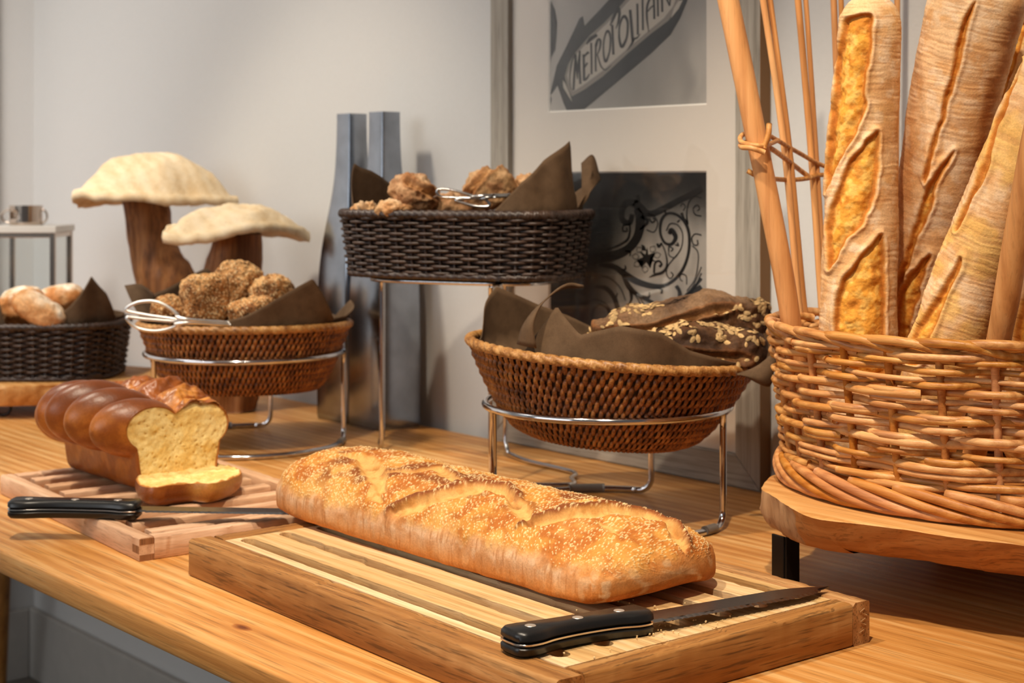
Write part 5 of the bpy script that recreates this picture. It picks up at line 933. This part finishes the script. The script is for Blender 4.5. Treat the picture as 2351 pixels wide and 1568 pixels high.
v = np.vstack([wpt(np.arange(60)*2*PI/60, np.full(60, ZS+.016), -.006), wpt(np.arange(60)*2*PI/60, np.full(60, ZS+.008), -.006)]); f = gridf(2, 60, False, True); f += [tuple(range(60)), tuple(range(60, 120))[::-1]]; mk('base_disc', v, f, M['willowd'], wb)
def pole(pts, r0, r1, nm='pole', sides=18):
    q = spline([PD(*p) for p in pts], 40); v, f = tube(q, np.linspace(r0, r1, 40), sides); c0 = np.repeat(q, sides, 0); v = v+(v-c0)*(.05*fbm(v*np.array((60, 60, 12)), 3, 3))[:, None]; mk(nm, v, f, M['pole'], wb)
pole([(1846, 1070, 1.565), (1816, 740, 1.54), (1748, 370, 1.54), (1672, 0, 1.545), (1640, -160, 1.55)], .0098, .0112)
pole([(2236, 1050, 1.41), (2290, 800, 1.335), (2356, 430, 1.285), (2440, 0, 1.26)], .0106, .0110)
for pts, r in (([(1866, 960, 1.62), (1834, 700, 1.62), (1802, 350, 1.62), (1752, 0, 1.62), (1730, -150, 1.62)], .0033), ([(1878, 960, 1.63), (1846, 700, 1.63), (1813, 350, 1.625), (1768, 0, 1.625), (1746, -150, 1.62)], .0030),
               ([(1906, 930, 1.67), (1886, 700, 1.67), (1862, 350, 1.67), (1832, 0, 1.67), (1818, -150, 1.67)], .0034), ([(1916, 930, 1.675), (1896, 700, 1.675), (1874, 350, 1.675), (1850, 0, 1.675), (1838, -150, 1.675)], .0026),
               ([(1950, 930, 1.72), (1934, 500, 1.72), (1914, 0, 1.72), (1908, -150, 1.72)], .0034), ([(1962, 930, 1.715), (1948, 500, 1.715), (1931, 0, 1.715), (1926, -150, 1.715)], .0028), ([(2052, 930, 1.705), (2056, 500, 1.715), (2060, 0, 1.715), (2062, -150, 1.715)], .0033)):
    pole(pts, r*1.1, r, 'thin_rod', 10)
M['hoop'] = M['willow']
def hoop(pts, r, n=90): mk('hoop', *tube(spline([PD(*p) for p in pts], n), r, 8), M['hoop'], wb)
hoop([(1786, 322, 1.60), (1768, 330, 1.55), (1752, 335, 1.523), (1726, 333, 1.520), (1702, 326, 1.535), (1702, 312, 1.555), (1726, 302, 1.562), (1752, 305, 1.556), (1788, 324, 1.60), (1836, 352, 1.645), (1895, 382, 1.68), (1980, 398, 1.705), (2080, 402, 1.70), (2150, 402, 1.69), (2260, 398, 1.66)], .0025, 140)
hoop([(1756, 350, 1.518), (1726, 340, 1.519), (1704, 338, 1.53), (1702, 332, 1.55), (1724, 326, 1.562), (1764, 338, 1.56), (1800, 362, 1.605), (1836, 390, 1.65), (1860, 408, 1.66)], .0027, 100)
hoop([(1716, 392, 1.565), (1740, 404, 1.565), (1772, 410, 1.59), (1812, 413, 1.628), (1850, 410, 1.655), (1895, 402, 1.68), (1980, 424, 1.71), (2080, 428, 1.70), (2150, 430, 1.69), (2260, 428, 1.66)], .0026, 120)
hoop([(1754, 340, 1.522), (1764, 310, 1.522), (1766, 284, 1.525)], .0028, 14)
# ------------------------------------------------------------------ bread knives
def knife(label, butt, tip, tilt_up=0., seed=0):
    b_ = np.array(butt); e_ = np.array(tip); a_ = e_-b_; Lk = np.linalg.norm(a_); a_ /= Lk; s_ = np.cross(EZ, a_); s_ /= np.linalg.norm(s_); u_ = np.cross(a_, s_); th = thing('bread_knife', label, 'knife', (b_+e_)/2-EZ*.009, 'black handled bread knives')
    HL = .392*Lk; ol = spline([(0, .006), (.002, .0125), (.012, .0150), (.04, .0125), (.075, .0120), (HL-.018, .0125), (HL-.003, .0115), (HL, .006), (HL, -.010), (HL-.004, -.0155), (HL-.016, -.0165), (HL-.034, -.0120), (.062, -.0105), (.036, -.0125), (.020, -.0165), (.007, -.0165), (.001, -.011), (0, -.003)], 120, True)[::-1]
    F_ = lambda v: frame2(v, b_, a_, s_, u_)
    for z0, z1 in ((-.0092, -.0007), (.0007, .0092)):
        v, f = prism(ol, z0, z1, .0024); v[:, 1] *= 1-.06*(np.abs(v[:, 2]) > .006); mk('handle_scale', F_(v), f, M['black'], th, True, flat_ang=50)
    v, f = prism(ol*np.array((.999, .985)), -.00068, .00068, .0001); mk('tang', F_(v), f, M['tangm'], th, True, flat_ang=40)
    for u in (.020, HL*.5, HL-.024):
        t = np.arange(20)*2*PI/20; v, f = prism(np.column_stack([u+.0042*np.cos(t), .0005+.0042*np.sin(t)]), .0085, .0094, .0002); mk('rivet', F_(v), f, M['rivet'], th, True, flat_ang=40)
    x = np.linspace(HL-.004, Lk-.010, 330); ser = -.0165+.0013*np.abs(np.sin((x-HL)/.0062*PI))*(x > HL+.012); ser[x < HL+.010] = -.0135; tipc = np.clip((x-Lk+.05)/.04, 0, 1); ser = ser+.010*tipc**2.2
    sp = np.column_stack([np.linspace(Lk-.0, HL-.004, 60), .0105-.0135*np.clip((np.linspace(Lk, HL, 60)-Lk+.055)/.055, 0, 1)**2.0]); out = np.vstack([np.column_stack([x, ser]), sp]); n = len(out)
    inner = out.copy(); inner[:330, 1] += .0042; V = np.vstack([np.column_stack([out, np.where(np.arange(n) < 330, .0, .0009)]), np.column_stack([inner, np.full(n, .0010)]), np.column_stack([inner, np.full(n, -.0010)])])
    f = []
    for i in range(n):
        j = (i+1) % n; f += [(i, j, n+j, n+i), (2*n+i, 2*n+j, j, i)]
    bm = bmesh.new(); vs = [bm.verts.new(tuple(q)) for q in V]
    for q in f:
        try: bm.faces.new([vs[i] for i in q])
        except Exception: pass
    for off, rv in ((n, False), (2*n, True)):
        l = [vs[off+i] for i in range(n)]; fc = bm.faces.new(l if not rv else l[::-1]); bmesh.ops.triangulate(bm, faces=[fc])
    bm.verts.index_update(); vv = np.array([q.co[:] for q in bm.verts]); ff = [[q.index for q in p.verts] for p in bm.faces]; bm.free()
    mk('blade', F_(vv), ff, M['blade'], th, False); return th
M['tangm'] = plain('bright_tang', (.75, .74, .72, 1), .22, 1.); M['rivet'] = plain('aluminium_rivet', (.72, .68, .62, 1), .4, .8); M['blade'] = plain('brushed_blade_steel', (.22, .22, .22, 1), .30, 1., nscale=200, namt=.08)
knife('serrated bread knife with black handle at the front corner of the oak board', P(1166, 1474, ZB+.0098), P(1897, 1347, ZB+.0035), 0, 1)
knife('serrated bread knife with black handle lying across the beech board beside the brioche slice', P(24, 1164, Z2+.0100), P(790, 1176, Z2+.0095), 0, 2)
# crumbs near the loaf
mb = MB(); rc_ = np.random.RandomState(3); cr_ = bmesh.new(); bmesh.ops.create_icosphere(cr_, subdivisions=1, radius=1); cr_.verts.index_update(); cv = np.array([q.co[:] for q in cr_.verts]); cf = [[q.index for q in p.verts] for p in cr_.faces]; cr_.free()
for _ in range(90):
    q = P(1500+rc_.normal(0, 55), 1402+rc_.normal(0, 16), ZB+.0104) if rc_.rand() < .45 else P(rc_.uniform(1180, 1880), rc_.uniform(1370, 1520), ZB+.0006)
    if q[2] > ZB+.005 and rc_.rand() < .4: q[2] = ZB+.0006
    if abs((q-B1)@e2-.17) > .165 or abs((q-B1)@e1-BL/2) > BL/2-.01: continue
    q[2] = ZB+.0004; r = .0005+.0006*rc_.rand(); mb.add(q+cv*r*(.7+.6*rc_.rand(len(cv), 1)), cf)
cm = mb.build('bread_crumbs', plain('pale_crumbs', L4(236, 204, 150), .85), None, False, kind='stuff'); tag(cm, 'pale bread crumbs scattered on the oak board round the knife', 'crumbs')
import sys, OpenImageIO as oiio, numpy as np
b=oiio.ImageBuf('/workdir/render_main.png'); a=b.get_pixels(oiio.FLOAT)[:,:,:3]
for p in [(700,120),(300,200),(1050,300),(1800,500),(20,300),(1210,320),(700,1420),(2100,1540),(900,1300),(800,1400),(1900,700),(1000,980),(300,1480)]:
    x,y=int(p[0]*1024/2351),int(p[1]*1024/2351); print(p,(a[max(0,y-4):y+5,max(0,x-4):x+5].mean((0,1))*255).round())
